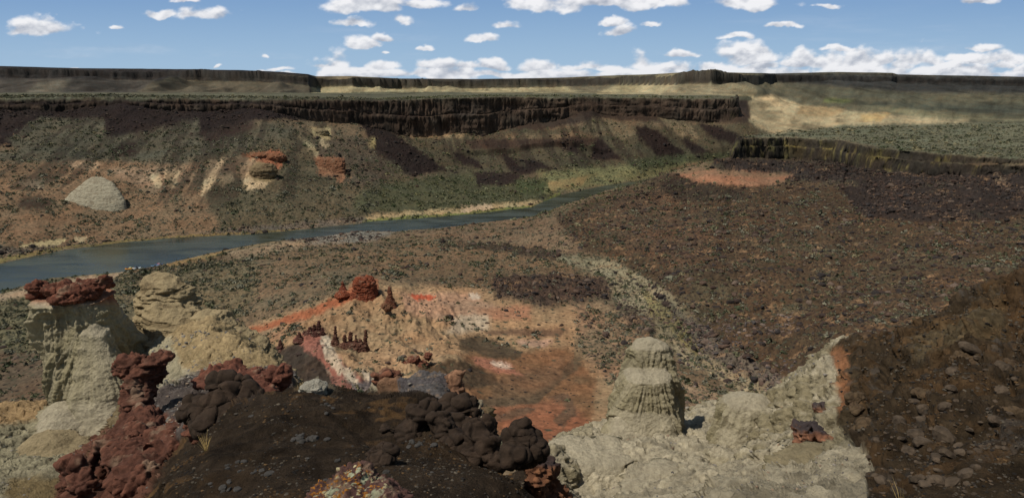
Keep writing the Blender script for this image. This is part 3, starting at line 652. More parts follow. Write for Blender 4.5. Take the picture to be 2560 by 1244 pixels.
# right clay basin
nt_((1400,1140,38),(1500,1180,38),(1450,1244,36.5),(1580,1250,34),(1600,1110,41),(1720,1200,31),(1750,1085,44),(1550,1068,48),(1480,1078,50),(1400,1106,49),(1640,1085,45),(1760,1052,49),(1950,1010,49),(1990,940,47),(2080,880,45),(1850,1135,38.5),(1780,1120,40),
    (1900,1150,32),(2000,1200,26),(2050,1000,36),(2100,1150,24),(1850,1244,23),(1370,1170,36),(2040,905,45.5))
nz_((1370,7.6,109.3),(1370,11,106),(1370,17,101.5),(1370,24,98),(1500,25,97),(1600,25,98),(1600,6,110),(1600,12,105),(1600,18,101.5),(1900,6,110.8),(1900,12,107),(1330,9.5,107.5),
    (1400,58,80),(1550,58,80),(1700,60,82),(1850,60,84),(2000,58,84),(2090,56,86),(2000,85,64),(1600,85,62))
# ochre slope
nt_((2120,878,41),(2200,868,40),(2260,848,39),(2330,806,37),(2420,750,36),(2480,715,35),(2560,690,34),(2700,640,33),(2900,590,33),(2300,950,27),(2200,960,31),(2500,900,25),(2250,1080,19),(2160,1060,25),(2500,1080,15),(2300,1240,9.5),(2560,1244,8),(2700,1000,15),(2200,1180,15),(2420,820,31),(2520,780,29))
nz_((2200,54,88),(2400,50,92),(2600,48,96),(2900,50,98),(2400,85,70),(2900,90,75),(2300,5,111.6),(2900,8,111))
nz_(*[(u, 1.6, 113.) for u in (-800,0,700,1400,2100,2800,3400)], *[(u, 3, 112.4) for u in (2500,3000,3400)], *[(u, 6, 110.6) for u in (3200,)])
nct = np.array(nct)
NKA = 2.0
qn = np.stack([nct[:, 0]*NKA, np.log(nct[:, 1])*1.0], 1)
# interpolate depression ratio: keeps silhouettes where they belong
MN = rbf_fit(qn, (nct[:, 2]-ZC)/1.0, .03)
NGA = np.linspace(-1.25, 1.25, 380); NGL = np.linspace(math.log(2.0), math.log(150), 380)
qq = np.stack(np.meshgrid(NGA*NKA, NGL, indexing='ij'), -1).reshape(-1, 2)
NGR = (rbf_eval(MN, qq)).reshape(380, 380)
def near_height(a, Y):
    X = a*Y; z0 = np.zeros_like(a)
    H = ZC+bil(NGR, NGA, NGL, a, np.log(Y))
    clay = sstep(Y, 20, 28)
    # runnels in the clay
    r = fbm(X/2.6, Y/5.0, z0+3, 4, .55, True)*np.where(a > .05, 1.5, 1.)-np.where(a > .05, .6, .25)
    H = H+clay*(r*.75+fbm(X/6, Y/6, z0+4, 3)*.7)*np.clip((Y-18)/40, 0, 1)
    fl_ = sstep(a, .22, .36)*(1-sstep(a, .47, .52))*clay
    H = H+fl_*(fbm((X+Y*.35)/1.9, (Y-X*.35)/7, z0+7, 3, .5, True)-.35)*.8
    bs_ = sstep(a, .02, .06)*clay*(1-fl_); H = H+bs_*(fbm(X/3.2, Y/3.2, z0+11, 3, .5, True)-.35)*.7
    near = 1-sstep(Y, 17, 24)
    och = sstep(a, .40, .50)*sstep(Y, 3, 10)
    H = H+near*(fbm(X/2.2, Y/2.2, z0+14, 4, .5)*.14-.05+fbm(X/.8, Y/.8, z0+17, 3)*.035*sstep(Y, 3, 6))
    H = H+och*(fbm(X/4.5, Y/4.5, z0+24, 4, .55)*.9)
    H = H-sstep(Y, 95, 140)*40
    return H, z0, z0 > 1, z0
NC2, NR2 = 1400, 720
A, Y, H, _c, _i, _d = adaptive_polar(near_height, -1.1, 1.1, NC2, 3.2, 140., 1100, NR2, 110.)
G = np.stack([A*Y, Y, H], -1); nrm = grid_normals(G); nrm *= np.where(nrm[..., 2:] < 0, -1, 1)
x, y, z = G[..., 0], G[..., 1], G[..., 2]; fu, fv = proj(x, y, z)
wu = fbm(x/(y*.02), y/(y*.03), z/(y*.02), 4, .6)*9
ch = NEARP.sample(fu+wu, fv+wu[::-1]*.6); colr = ch[..., :3].copy(); smo = ch[..., 5]
och = sstep(fu, 2050, 2180)*sstep(y, 3, 8)*(smo > .2); dark = (smo > .5)*(fu < 1400)
clay = (1-np.clip(smo, 0, 1))*(1-och)
st = sstep(1-nrm[..., 2], .12, .5)
hn = nrm.copy(); hn[..., 2] *= .3
fl = fbm(x/.75, y/.75, z/5.5, 4, .55, True); rg = fbm(x/.5, y/.5, z/.35, 5, .6)+.5*np.tanh(fbm(x/3, y/3, z/.3, 4, .6)*3)
G += hn*(clay*st*(fl-.3)*.8)[..., None]; G += nrm*(clay*(rg*.22+fbm(x/1.6, y/1.6, z/1.2, 4, .6, True)*.35+fbm(x/.35, y/.35, z/.25, 3, .6, True)*.07))[..., None]
# lobed ochre tuff
w1, w2 = worley(x/1.3+fbm(x, y, z, 2)*.5, y/1.3, z/1.0, 3); w3, w4 = worley(x/.45, y/.45, z/.35, 5)
lobe = np.sqrt(np.clip(1-w1**2, 0, 1)); lob2 = np.sqrt(np.clip(1-w3**2, 0, 1))
sel = sstep(fbm(x/3.5, y/3.5, z/3.5, 3), -.15, .25)
sh = np.clip(y/20, .25, 1)
o1, o2, oi = worley(x/.9+fbm(x/2, y/2, z/2, 3), y/.9, z/.5, 13, True); q1, q2, qi = worley(x/.35+fbm(x, y, z, 3)*.6, y/.35, z/.2, 14, True)
G += nrm*(och*((oi-.5)*.7*sh*sstep(o2-o1, 0, .45)+(qi-.5)*.26*sh*sstep(q2-q1, 0, .4)+(fbm(x/2.6, y/2.6, z/1.6, 5, .6, True)-.3)*.8*sh))[..., None]
G += nrm*(och*((lobe-.6)*.75*sel*sh+(lob2-.6)*.42*sh*(.4+sel)+fbm(x/1.1, y/1.1, z/.7, 5, .58)*.75*sh+fbm(x/.4, y/.4, z/.3, 3, .55, True)*.09*sh))[..., None]
# smooth bulges of the dark lava
sel2 = sstep(fbm(x/1.6+4, y/1.6, z/1.6, 3), .0, .35)
w5, w6 = worley(x/.55, y/.55, z/.5, 8); lob3 = np.sqrt(np.clip(1-w5**2, 0, 1))
G += nrm*(dark*((lob3-.6)*.22*sel2+fbm(x/.25, y/.25, z/.25, 5, .65)*.04+fbm(x/1., y/1., z/1., 4, .6)*.12+(fbm(x/1.9+y/3, y/.9, z, 4, .55, True)-.55)*.16)*np.clip(y/9, .3, 1.2))[..., None]
for _ in range(1):
    Gs = G.copy(); Gs[1:-1, 1:-1] = (G[1:-1, 1:-1]*2+G[:-2, 1:-1]+G[2:, 1:-1]+G[1:-1, :-2]+G[1:-1, 2:])/6; G = G+(Gs-G)*och[..., None]
rust = sstep(fbm(x/.9, y/.9, z/.9+20, 6, .72), .0, .22)
rust2 = rust*sstep(fbm(x/2.6+9, y/2.6, z, 3), -.25, .15)
colr = colr*(1+dark*(fbm(x/.3, y/.3, z/.3, 6, .75)*.9+fbm(x/1.4, y/1.4, z, 3)*.3))[..., None]
colr = colr*(1-(dark*rust2*.8)[..., None])+srgb((124,92,54))*(dark*rust2*.8)[..., None]
warm = sstep(fbm(x/1.2, y/1.2, z/.8, 5, .6), -.05, .35)
colr = colr*(1-(och*warm*.5)[..., None])+srgb((112,82,48))*(och*warm*.5)[..., None]
grey = sstep(fbm(x/1.0+30, y/1.0, z/.6, 5, .65), .18, .4)
colr = colr*(1+och*(fbm(x/.3, y/.3, z/.2, 5, .7)*.7+(qi-.5)*.5+(oi-.5)*.3))[..., None]
colr = colr*(1-(och*grey*.6)[..., None])+srgb((92,88,84))*(och*grey*.6)[..., None]
colr = colr*(1+(clay*st*.5*np.minimum(fl, .2))[..., None])*(1+clay[..., None]*.42*rg[..., None])
olive = sstep(nrm[..., 2], .75, .45)*clay
colr = colr*(1-.75*olive[..., None])+srgb((142,130,94))*.75*olive[..., None]
colr = np.clip(desat(colr, .85)*.72, .006, .8)
m_near = rock_mat("weathered_tuff", None, var=.26, nscale=3.4, bump=1., bdist=.22, bscale=5.0, spec=.06)
NG, NN, NDARK, NVIS = G, nrm, dark, visibility(G)
NOCH, NCLAY = och, clay
obj("hillside", mesh_from("hillside", G.reshape(-1, 3), grid_faces(NC2, NR2), m_near, colr.reshape(-1, 3)), kind="structure", label="eroded clay and dark lava hillside below the viewpoint")
def near_at(u, t):
    """surface point of the hillside on column u near depth t"""
    a = (u-CX)/F/1.0
    i = np.clip(int((a+1.1)/2.2*(NC2-1)), 0, NC2-1); j = np.argmin(np.abs(NG[i, :, 1]-t)); return NG[i, j]

# ------------------------------------------------------------------ sculpting tools for rocks and spires
import bmesh
def ico(sub):
    bm = bmesh.new(); bmesh.ops.create_icosphere(bm, subdivisions=sub, radius=1)
    v = np.array([p.co[:] for p in bm.verts]); f = np.array([[q.index for q in t.verts] for t in bm.faces]); bm.free(); return v, f
ICO = {k: ico(k) for k in (1, 2, 3, 4)}
def ell(u, v, t, rw, rh, dr=1.0, rot=0):
    """ellipsoid seen at pixel (u,v), depth t, half sizes in pixels"""
    c = P(u, v, t); V, Fc = ICO[4]; a = V*np.array([rw*t/F, rw*t/F*dr, rh*t/F])
    if rot: cr, sr = math.cos(rot), math.sin(rot); a = np.stack([a[:, 0]*cr+a[:, 2]*sr, a[:, 1], -a[:, 0]*sr+a[:, 2]*cr], 1)
    return a+c, Fc
def loft(rings, dr=1.0, ns=48, sq=0.12, dome=.5, twist=0):
    """rings of (u left, u right, v, depth[, back shift]) from the top down"""
    r = np.array([(*P((q[0]+q[1])/2, q[2], q[3]), (q[1]-q[0])/2*q[3]/F) for q in rings])
    # bring the body behind its front face
    top = r[0].copy(); rr = [top*1.0]; rr[0][3] = 0.02; rr[0][2] += top[3]*dome*.5
    m = top.copy(); m[3] *= .7; m[2] += top[3]*dome*.32; rr.append(m); r = np.concatenate([np.array(rr), r])
    s = np.linspace(0, len(r)-1, 70); r = np.stack([np.interp(s, range(len(r)), r[:, k]) for k in range(4)], 1)
    th = np.linspace(0, 2*math.pi, ns, endpoint=False); ct_, st_ = np.cos(th), np.sin(th)
    f = 1+sq*(np.abs(np.sin(2*th))-.5)
    co = np.stack([r[:, :1]+r[:, 3:]*ct_*f, r[:, 1:2]+r[:, 3:]*dr*st_*f, np.repeat(r[:, 2:3], ns, 1)], -1)
    co = co.transpose(1, 0, 2).reshape(-1, 3); fc = grid_faces(ns, 70, True)
    fc = np.concatenate([fc[:, [0, 1, 2]], fc[:, [0, 2, 3]]])
    n = len(co); bot = r[-1, :3]; co = np.concatenate([co, [bot]]); i = np.arange(ns)
    return co, np.concatenate([fc[:, ::-1], np.stack([i*70+69, ((i+1) % ns)*70+69, np.full(ns, n)], 1)])
def fuse(pieces, vox):
    cs, fs, n = [], [], 0
    for c, f in pieces: cs.append(c); fs.append(f+n); n += len(c)
    me = mesh_from("tmp", np.concatenate(cs), np.concatenate(fs)); o = bpy.data.objects.new("tmp", me); SC.collection.objects.link(o)
    md = o.modifiers.new("r", 'REMESH'); md.mode = 'VOXEL'; md.voxel_size = vox; md.adaptivity = 0
    dg = bpy.context.evaluated_depsgraph_get(); ev = o.evaluated_get(dg); m2 = bpy.data.meshes.new_from_object(ev)
    co = np.empty(len(m2.vertices)*3, np.float32); m2.vertices.foreach_get("co", co); co = co.reshape(-1, 3).astype(float)
    fl = np.empty(len(m2.loops), np.int32); m2.loops.foreach_get("vertex_index", fl); f = fl.reshape(-1, 4)
    bpy.data.objects.remove(o); bpy.data.meshes.remove(me); bpy.data.meshes.remove(m2)
    for _ in range(2): co = smooth_(co, f)
    return co, f
def smooth_(co, f):
    acc = np.zeros_like(co); cnt = np.zeros(len(co))
    for k in range(4):
        a, b = f[:, k], f[:, (k+1) % 4]
        for d in range(3): acc[:, d] += np.bincount(a, co[b, d], len(co))+np.bincount(b, co[a, d], len(co))
        cnt += np.bincount(a, minlength=len(co))+np.bincount(b, minlength=len(co))
    return co*.4+.6*acc/np.maximum(cnt, 1)[:, None]
def vnorm(co, f):
    fn = np.cross(co[f[:, 2]]-co[f[:, 0]], co[f[:, 3]]-co[f[:, 1]]); n = np.zeros_like(co)
    for k in range(4):
        for d in range(3): n[:, d] += np.bincount(f[:, k], fn[:, d], len(co))
    return n/np.maximum(np.linalg.norm(n, axis=1, keepdims=True), 1e-9)
def tone(c, amt): return c*(1+amt)[:, None]
def sculpt(co, f, style, s=1.0, col=(160, 150, 120), col2=None, off=0.0, ctr=None):
    """displace along the normal in world-space noise; returns co, colours"""
    n = vnorm(co, f); x, y, z = (co/s+off).T; up = n[:, 2]; hn = n.copy(); hn[:, 2] = 0
    wall = sstep(1-np.abs(up), .2, .7); c = np.repeat(srgb(col)[None], len(co), 0)
    c2 = srgb(col2) if col2 else c[0]*.7
    if style == 'clay':                         # fluted, crusted ash
        if ctr is None: cx_, cy_ = co[:, 0].mean(), co[:, 1].mean()
        else: cx_, cy_ = P(*ctr)[:2]
        th = np.arctan2(co[:, 1]-cy_, co[:, 0]-cx_)+fbm(x/3, y/3, z/4, 2)*.10; Rm = np.percentile(np.hypot(co[:, 0]-cx_, co[:, 1]-cy_), 50)/s
        kx, ky = np.cos(th)*Rm, np.sin(th)*Rm
        fl = fbm(kx/.85, ky/.85, z/16, 3, .5, True)-.35; fl2 = fbm(kx/.3, ky/.3, z/6, 3, .5, True)-.3
        crust = fbm(x/.8, y/.8, z/.5, 5, .6); led = fbm(x/5, y/5, z/.42, 4, .6)
        big = fbm(x/3, y/3, z/3, 3)
        fl3 = fbm((x*.94+y*.34)/.8+fbm(x/3, y/3, z/4, 2)*.5, 0*x, z/11, 4, .6, True)-.4; led2 = np.tanh(fbm(x/4, y/4, z/.28, 4, .65)*2)
        co = co+hn*(wall*(fl3*.42+led2*.06)*s)[:, None]
        wl_ = wall*np.clip(np.hypot(co[:, 0]-cx_, co[:, 1]-cy_)/s/Rm, .15, 1)**1.5
        co = co+hn*(wl_*(fl*.85+fl2*.34+led*.14)*s)[:, None]+n*((big*.35+crust*.20)*s)[:, None]
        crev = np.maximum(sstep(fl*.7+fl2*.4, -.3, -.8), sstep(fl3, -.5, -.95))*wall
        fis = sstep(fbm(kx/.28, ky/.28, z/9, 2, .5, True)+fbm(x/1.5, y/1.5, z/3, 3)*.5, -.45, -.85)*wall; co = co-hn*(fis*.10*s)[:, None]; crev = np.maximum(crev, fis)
        c = tone(c, .24*crust+.16*led); c = c*(1-(crev*.55)[:, None])+c2*(crev*.55)[:, None]  # flute crevices tinted darker, their shade deepened in the colour
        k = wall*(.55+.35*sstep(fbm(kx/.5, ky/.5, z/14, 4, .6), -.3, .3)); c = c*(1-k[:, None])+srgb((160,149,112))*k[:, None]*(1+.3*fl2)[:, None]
    elif style == 'strata':
        led = fbm(x/5, y/5, z/.30, 4, .7); led = np.tanh(led*3); a1, a2, ia = worley(x/.7+fbm(x, y, z, 3)*.3, y/.7, z/.22, 5, True); crust = fbm(x/.6, y/.6, z/.4, 5, .6); big = fbm(x/2.2, y/2.2, z/2.2, 3)
        rag = fbm(x/1.1, y/1.1, z/.8, 4, .6, True)
        co = co+hn*((led*.20+(ia-.5)*.42*sstep(a2-a1, 0, .25))*s)[:, None]+n*((big*.45+crust*.12+rag*.2)*s)[:, None]; led = led+(ia-.5)*1.2
        c = tone(c, .16*crust+.12*led); k = sstep(led, -.1, -.7)*.4; c = c*(1-k[:, None])+c2*k[:, None]
    elif style == 'craggy':
        wj = fbm(x/.6, y/.6, z/.6, 3)*.3; a1, a2, ia = worley(x/.75+wj, y/.75, z/.42+wj, 3, True); b1, b2, ib = worley(x/.3+wj, y/.3, z/.16, 4, True); e = sstep(a2-a1, 0, .35); e2 = sstep(b2-b1, 0, .3)
        led = np.tanh(fbm(x/2.5, y/2.5, z/.22, 4, .65)*2.5); rg = fbm(x/.25, y/.25, z/.2, 4, .65); big = fbm(x/1.4, y/1.4, z/1.4, 3)
        rg2 = fbm(x/.8, y/.8, z/.55, 5, .62)
        co = co+n*((e*.06+e2*.04+rg*.10+rg2*.30+big*.22+(ia-.5)*.42*sstep(a2-a1, 0, .3)+(ib-.5)*.17*sstep(b2-b1, 0, .3))*s)[:, None]+hn*(led*.16*s)[:, None]
        c = tone(c, .28*rg+.15*led+.35*(ib-.5)+.25*(ia-.5)); k = (1-e*e2)*.5; c = c*(1-k[:, None])+c2*k[:, None]
        pk = sstep(fbm(x/.7, y/.7, z/.5+9, 4, .6), .1, .45)*.5*np.clip(up, 0, 1); pk = np.clip(pk*1.5, 0, .75); c = c*(1-pk[:, None])+srgb((150,124,100))*pk[:, None]
    elif style == 'pillow':
        wx = fbm(x/.7, y/.7, z/.7, 3)*.35; a1, a2 = worley(x/.42+wx, y/.42, z/.34+wx, 6); b1, b2 = worley(x/.17+wx, y/.17, z/.13, 7)
        L1 = np.sqrt(np.clip(1-a1**2, 0, 1)); L2 = np.sqrt(np.clip(1-b1**2, 0, 1)); rg = fbm(x/.09, y/.09, z/.09, 4, .6)
        cr = sstep(a2-a1, 0, .12)
        co = co+n*(((L1-.7)*.10+fbm(x/.9, y/.7, z/.55, 3, .5)*.40+(fbm(x/.5, y/.5, z/.3, 3, .5, True)-.4)*.05+(L2-.7)*.05*sstep(fbm(x, y, z, 2), -.2, .3)+rg*.02+(cr-1)*.07)*s)[:, None]
        c = tone(c, .18*rg+.15*fbm(x/.5, y/.5, z/.5, 3)); k = (1-cr)*.5; c = c*(1-k[:, None])+c2*k[:, None]
        br = sstep(fbm(x/.8+7, y/.8, z/.8, 4), .0, .4)*.35; c = c*(1-br[:, None])+srgb((78,60,46))*br[:, None]
    return co, np.clip(desat(c, .85)*(.74 if style in ('clay', 'strata') and s < 3 else .78), .005, .8)
m_rock = rock_mat("weathered_rock", None, var=.22, nscale=6, bump=.8, bdist=.07, bscale=10, spec=.2)
m_clay = rock_mat("crusted_clay", None, var=.16, nscale=4, bump=1., bdist=.25, bscale=5, spec=.1)
m_lava = rock_mat("dark_lava", None, var=.22, nscale=12, bump=.6, bdist=.03, bscale=30, rough=.9, spec=.15)
def rock(name, pieces, vox, style, s, col, col2, mat, **kw):
    co, f = fuse(pieces, vox); co, c = sculpt(co, f, style, s, col, col2, kw.pop('off', 0.)); cf = kw.pop('cf', None)
    if cf: c = cf(co, vnorm(co, f), c)
    return obj(name, mesh_from(name, co, f, mat, c), **kw)
CLAY = (192,180,152); RED = (112,68,50)

# capped spire
e = obj("capped_rock_spire", None, label="tall pale clay spire with a red caprock at left below the river", cat="rock spire", loc=tuple(P(200, 1060, 62)))
def child(o, par): o.parent = par; o.matrix_parent_inverse = par.matrix_world.inverted() if False else __import__('mathutils').Matrix.Translation(-par.location); return o
def shaft_col(co, n, c):
    u, v = proj(*co.T); k = sstep(v+fbm(*(co/1.5).T, 3)*14, 775, 745)[:, None]*.75; return c*(1-k)+srgb((150,84,58))*k
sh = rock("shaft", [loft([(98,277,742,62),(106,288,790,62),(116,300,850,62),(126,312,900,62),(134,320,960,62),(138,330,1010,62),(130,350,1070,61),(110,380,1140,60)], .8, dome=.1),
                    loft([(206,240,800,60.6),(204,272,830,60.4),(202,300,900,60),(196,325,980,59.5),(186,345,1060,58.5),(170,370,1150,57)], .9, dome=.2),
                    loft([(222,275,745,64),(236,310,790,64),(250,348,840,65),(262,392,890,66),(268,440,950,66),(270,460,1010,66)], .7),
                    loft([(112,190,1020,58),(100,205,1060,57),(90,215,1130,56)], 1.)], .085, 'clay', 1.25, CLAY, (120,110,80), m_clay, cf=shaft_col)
child(sh, e)
for q, lab in (([ell(97,725,62.2,20,18,1.2,.5), ell(90,736,62,15,9)], None), ([ell(150,724,61.5,34,15,1.4), ell(200,726,61.5,38,16,1.4), ell(180,737,61,55,9,1.2), ell(140,716,62,22,8)], None), ([ell(252,708,62,20,20,1.2), ell(262,695,62,13,10), ell(236,722,62,16,12)], None)):
    child(rock("cap_rock", q, .07, 'craggy', 1.3, (118,68,48), (70,40,32), m_rock), e)
# second, layered spire
rock("layered_rock_spire", [loft([(378,412,688,72),(364,440,697,72),(356,462,712,71),(352,478,732,71),(350,490,750,71),(352,500,790,70.5),(350,530,840,70),(345,590,890,69),(330,640,960,68)], .8, dome=.1),
                            loft([(385,470,765,69),(370,500,790,68.5),(365,540,830,68),(360,580,880,67),(350,640,950,66)], .9),
                            loft([(480,560,790,68),(470,600,830,67),(460,650,880,66),(450,690,940,64)], 1.),
                            loft([(560,610,830,64),(540,660,865,63),(520,700,920,62)], 1.), loft([(640,690,905,56),(620,730,935,54),(600,750,985,52)], 1., dome=.3)], .1, 'strata', 1.4, (176,156,116), (120,98,66), m_clay,
     label="layered tan rock spire with a ragged shoulder beside the red capped spire", cat="rock spire")
# right-hand double spire
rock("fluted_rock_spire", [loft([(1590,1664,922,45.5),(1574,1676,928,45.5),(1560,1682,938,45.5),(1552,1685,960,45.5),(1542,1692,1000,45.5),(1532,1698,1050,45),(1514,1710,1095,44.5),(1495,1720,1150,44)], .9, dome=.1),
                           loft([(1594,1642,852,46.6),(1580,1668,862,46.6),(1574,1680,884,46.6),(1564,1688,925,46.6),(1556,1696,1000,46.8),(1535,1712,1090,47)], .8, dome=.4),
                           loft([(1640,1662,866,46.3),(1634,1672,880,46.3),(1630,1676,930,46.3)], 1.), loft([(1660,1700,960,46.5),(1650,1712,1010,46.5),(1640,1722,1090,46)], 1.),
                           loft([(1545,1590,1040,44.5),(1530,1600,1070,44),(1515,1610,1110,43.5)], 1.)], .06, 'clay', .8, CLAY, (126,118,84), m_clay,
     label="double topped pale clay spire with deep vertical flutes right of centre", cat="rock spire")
rock("squat_rock_spire", [loft([(1826,1890,992,42),(1808,1922,1000,42),(1800,1932,1015,42),(1792,1930,1050,41.8),(1780,1925,1090,41.5),(1765,1930,1150,41)], .9, dome=.1), loft([(1880,1960,1005,45),(1870,1975,1030,45),(1860,1990,1080,44)], 1.)], .06, 'clay', .8, CLAY, (120,112,80), m_clay,
     label="low flat topped clay spire with dark flutes against the right flank", cat="rock spire")
# clay walls at the bottom of the right basin
rock("clay_buttress", [loft([(1372,1560,1112,39.5),(1362,1596,1128,39),(1368,1570,1165,38.3),(1376,1550,1200,37.6),(1380,1540,1290,36)], .6, dome=.1)], .06, 'clay', .75, CLAY, (104,94,62), m_clay,
     label="pale clay ledge with a fluted wall at the foot of the double spire", cat="rock outcrop")
rock("clay_buttress", [loft([(1590,1720,1175,34,),(1560,1760,1195,33.5),(1550,1780,1230,32.5),(1540,1790,1300,31)], .7, dome=.3)], .06, 'clay', .7, CLAY, (104,94,62), m_clay,
     label="low fluted clay hump at the bottom edge right of the ledge wall", cat="rock outcrop")
rock("clay_buttress", [loft([(1975,2110,1128,25.5),(1945,2150,1148,25),(1930,2165,1190,24.3),(1915,2175,1290,23)], .7, dome=.2)], .045, 'clay', .6, (160,146,112), (70,58,40), m_clay,
     label="brownish clay wall with dark cracks under the crooked orange ledge", cat="rock outcrop")
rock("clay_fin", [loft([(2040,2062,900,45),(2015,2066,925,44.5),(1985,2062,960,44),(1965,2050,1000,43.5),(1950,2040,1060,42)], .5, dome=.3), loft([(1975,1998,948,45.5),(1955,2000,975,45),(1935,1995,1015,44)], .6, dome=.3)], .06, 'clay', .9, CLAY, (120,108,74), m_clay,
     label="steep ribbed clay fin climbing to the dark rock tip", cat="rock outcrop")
rock("clay_outcrop", [loft([(60,180,1100,52),(40,215,1130,51),(20,235,1190,50),(10,250,1240,49)], .9)], .08, 'clay', 1., (168,150,112), (120,100,66), m_clay,
     label="low pale clay outcrop at the foot of the red capped spire", cat="rock outcrop")

# red and orange ledges
def ledge(p, lab, col=RED, s=1.0, vox=.045, off=0., name="red_rock_ledge", cf=None): return rock(name, p, vox, 'craggy', s, col, (62,38,32), m_rock, label=lab, cat="rock ledge", off=off, cf=cf)
ledge([ell(330,918,31,40,28,1), ell(392,902,31,28,18,1.3), ell(365,928,31,50,26,1), ell(395,935,31,24,25,1), ell(350,965,30.5,38,30,1), ell(342,1005,30,34,32,1), ell(318,1020,30,14,18,1), ell(350,1035,29,20,22,1)], "hourglass shaped dark red rock ledge in front of the capped spire")
ledge([ell(285,1105,26,48,28,1), ell(340,1085,26.5,60,22,1.3), ell(400,1112,26,48,32,1), ell(330,1140,25,62,32,1), ell(420,1150,24,40,30,1), ell(258,1130,25.5,24,26,1), ell(340,1060,28,50,12,1.6), ell(370,1175,23,70,30,1)], "broad broken red rock ledge at lower left", off=3.)
ledge([ell(195,1190,25,40,36,1), ell(215,1225,24,45,34,1), ell(175,1180,25,22,24,1)], "rounded red rock knob at the lower left edge of the slope", off=7.)
ledge([ell(690,942,30,26,22,1), ell(672,962,30,30,28,1), ell(620,948,30.5,45,16,1.3), ell(560,940,32,50,12,1.5), ell(655,985,29,36,20,1), ell(520,945,33,30,12,1.4)], "layered red rock ledge behind the knobbly black lava", off=11., col=(132,78,58))
ledge([ell(500,1062,19,28,26,1), ell(515,1085,18.6,26,28,1), ell(480,1085,18.5,16,18,1)], "small dark red block beneath the knobbly black lava", off=15., s=.7, vox=.035)
ledge([ell(965,945,28,26,22,1), ell(985,955,28,26,24,1), ell(950,960,28,16,24,1), ell(1005,965,27.5,22,18,1)], "rusty red rock tooth at the left end of the gravel ridge", off=19., col=(128,80,56), s=.9)
ledge([ell(1132,955,27,28,22,1), ell(1140,978,26.5,24,26,1), ell(1110,965,27,20,24,1), ell(1128,1000,26,26,24,1)], "tan and orange layered rock at the right end of the gravel ridge", off=23., col=(160,116,84), s=.9)
rock("gravel_ridge", [ell(1062,980,27.3,58,38,1.4), ell(1085,960,27.6,35,22,1.4), ell(1070,1010,25,60,30,1.6)], .045, 'craggy', .35, (98,94,94), (52,50,52), m_rock, label="grey gravel covered hump between two orange rocks", cat="rock outcrop")
rock("pale_rock", [ell(1188,1020,24,20,20,1), ell(1196,1040,23.6,16,18,1), ell(1176,1010,24,12,14,1)], .035, 'craggy', .7, (178,166,138), (90,70,50), m_rock, label="small pale rock behind the black lava boulders", cat="rock", off=5.)
rock("white_boulder", [ell(785,970,13.2,31,17,1), ell(770,974,13.2,18,14,1), ell(801,974,13.2,16,14,1)], .018, 'strata', .16, (200,194,176), (150,140,120), m_clay, label="rounded white boulder on the crest of the dark lava mound", cat="boulder")
def blackcap(v0):
    def g(co, n, c):
        u, v = proj(*co.T); k = (sstep(v+fbm(*(co/.3).T, 3)*10, v0+6, v0-6)*sstep(n[:, 2], -.1, .4))[:, None]*.9; return c*(1-k)+srgb((50,48,52))*k
    return g
def orangepillar(co, n, c):
    u, v = proj(*co.T); k = (sstep(v+fbm(*(co/.3).T, 3)*9, 1172, 1160)*sstep(n[:, 2], -.3, .3))[:, None]*.9; c = c*(1-k)+srgb((46,42,44))*k
    return c
ledge([ell(1350,1182,9.4,42,26,1), ell(1372,1202,9.4,34,40,1), ell(1340,1220,9.2,30,40,1), ell(1385,1240,9.4,36,40,1), ell(1340,1170,9.3,34,16,1.)], "orange rock pillar with a black crust beside the lava boulders", col=(150,98,62), s=.45, vox=.018, cf=orangepillar)
ledge([ell(2008,1092,27,22,24,1), ell(2030,1078,27.5,26,14,1), ell(2065,1100,27,30,14,1.2,.4), ell(2100,1122,26.5,30,13,1.2,.4), ell(2140,1150,26,34,14,1.2,.4), ell(2004,1070,27.2,20,12,1)], "crooked orange ledge with black crust on the right clay flank", col=(162,108,76), s=.7, cf=blackcap(1080), off=2.)
ledge([ell(2080,878,44,12,16,1), ell(2095,895,43.5,14,16,1), ell(2100,885,43.5,18,10,1)], "dark rock tip at the top of the right clay flank", col=(70,66,62), s=.8, off=4.)
ledge([ell(2052,1020,32,20,10,1.2,.2), ell(2080,1035,32,20,9,1.2,.5)], "small orange and black ledge above the crooked ledge", col=(158,110,80), s=.7, off=6., cf=blackcap(1020))

# black lava knobs
LB = (60,47,37)
def knob(p, lab, s=1., vox=.02, off=0., name="lava_boulder"): return rock(name, p, vox, 'pillow', s, LB, (26,23,22), m_lava, label=lab, cat="lava boulder", off=off)
knob([ell(484,1012,17,38,30,1), ell(540,1028,16.8,46,38,1), ell(580,1040,16.6,40,26,1), ell(600,1000,17.2,52,34,1), ell(645,1012,17.2,34,30,1), ell(560,958,17.5,24,21,1), ell(604,952,17.7,24,12,1), ell(565,990,17.4,36,24,1), ell(528,1055,16.4,42,30,1), ell(620,1045,16.4,50,22,1)], "big knobbly black lava cluster with a round head at left", s=1.15, vox=.035)
knob([ell(1078,1000,9.8,22,16,1), ell(1088,1030,9.7,22,30,1), ell(1055,1050,9.6,42,44,1), ell(1040,1080,9.5,50,30,1)], "stacked black lava lobes with a knob on top at the mound's right shoulder", s=.55, off=3.)
knob([ell(1118,1095,9.3,34,60,1), ell(1130,1130,9.1,36,44,1), ell(1105,1060,9.4,30,30,1), ell(1150,1150,8.9,40,30,1)], "tall folded black lava lobe below the stacked lobes", s=.5, off=6.)
knob([ell(1150,1020,10.6,52,34,1), ell(1175,1010,10.7,30,24,1), ell(1195,1042,10.4,18,14,1), ell(1140,1055,10.,40,26,1)], "smooth brown black lava hump behind the folded lobe", s=.7, off=9.)
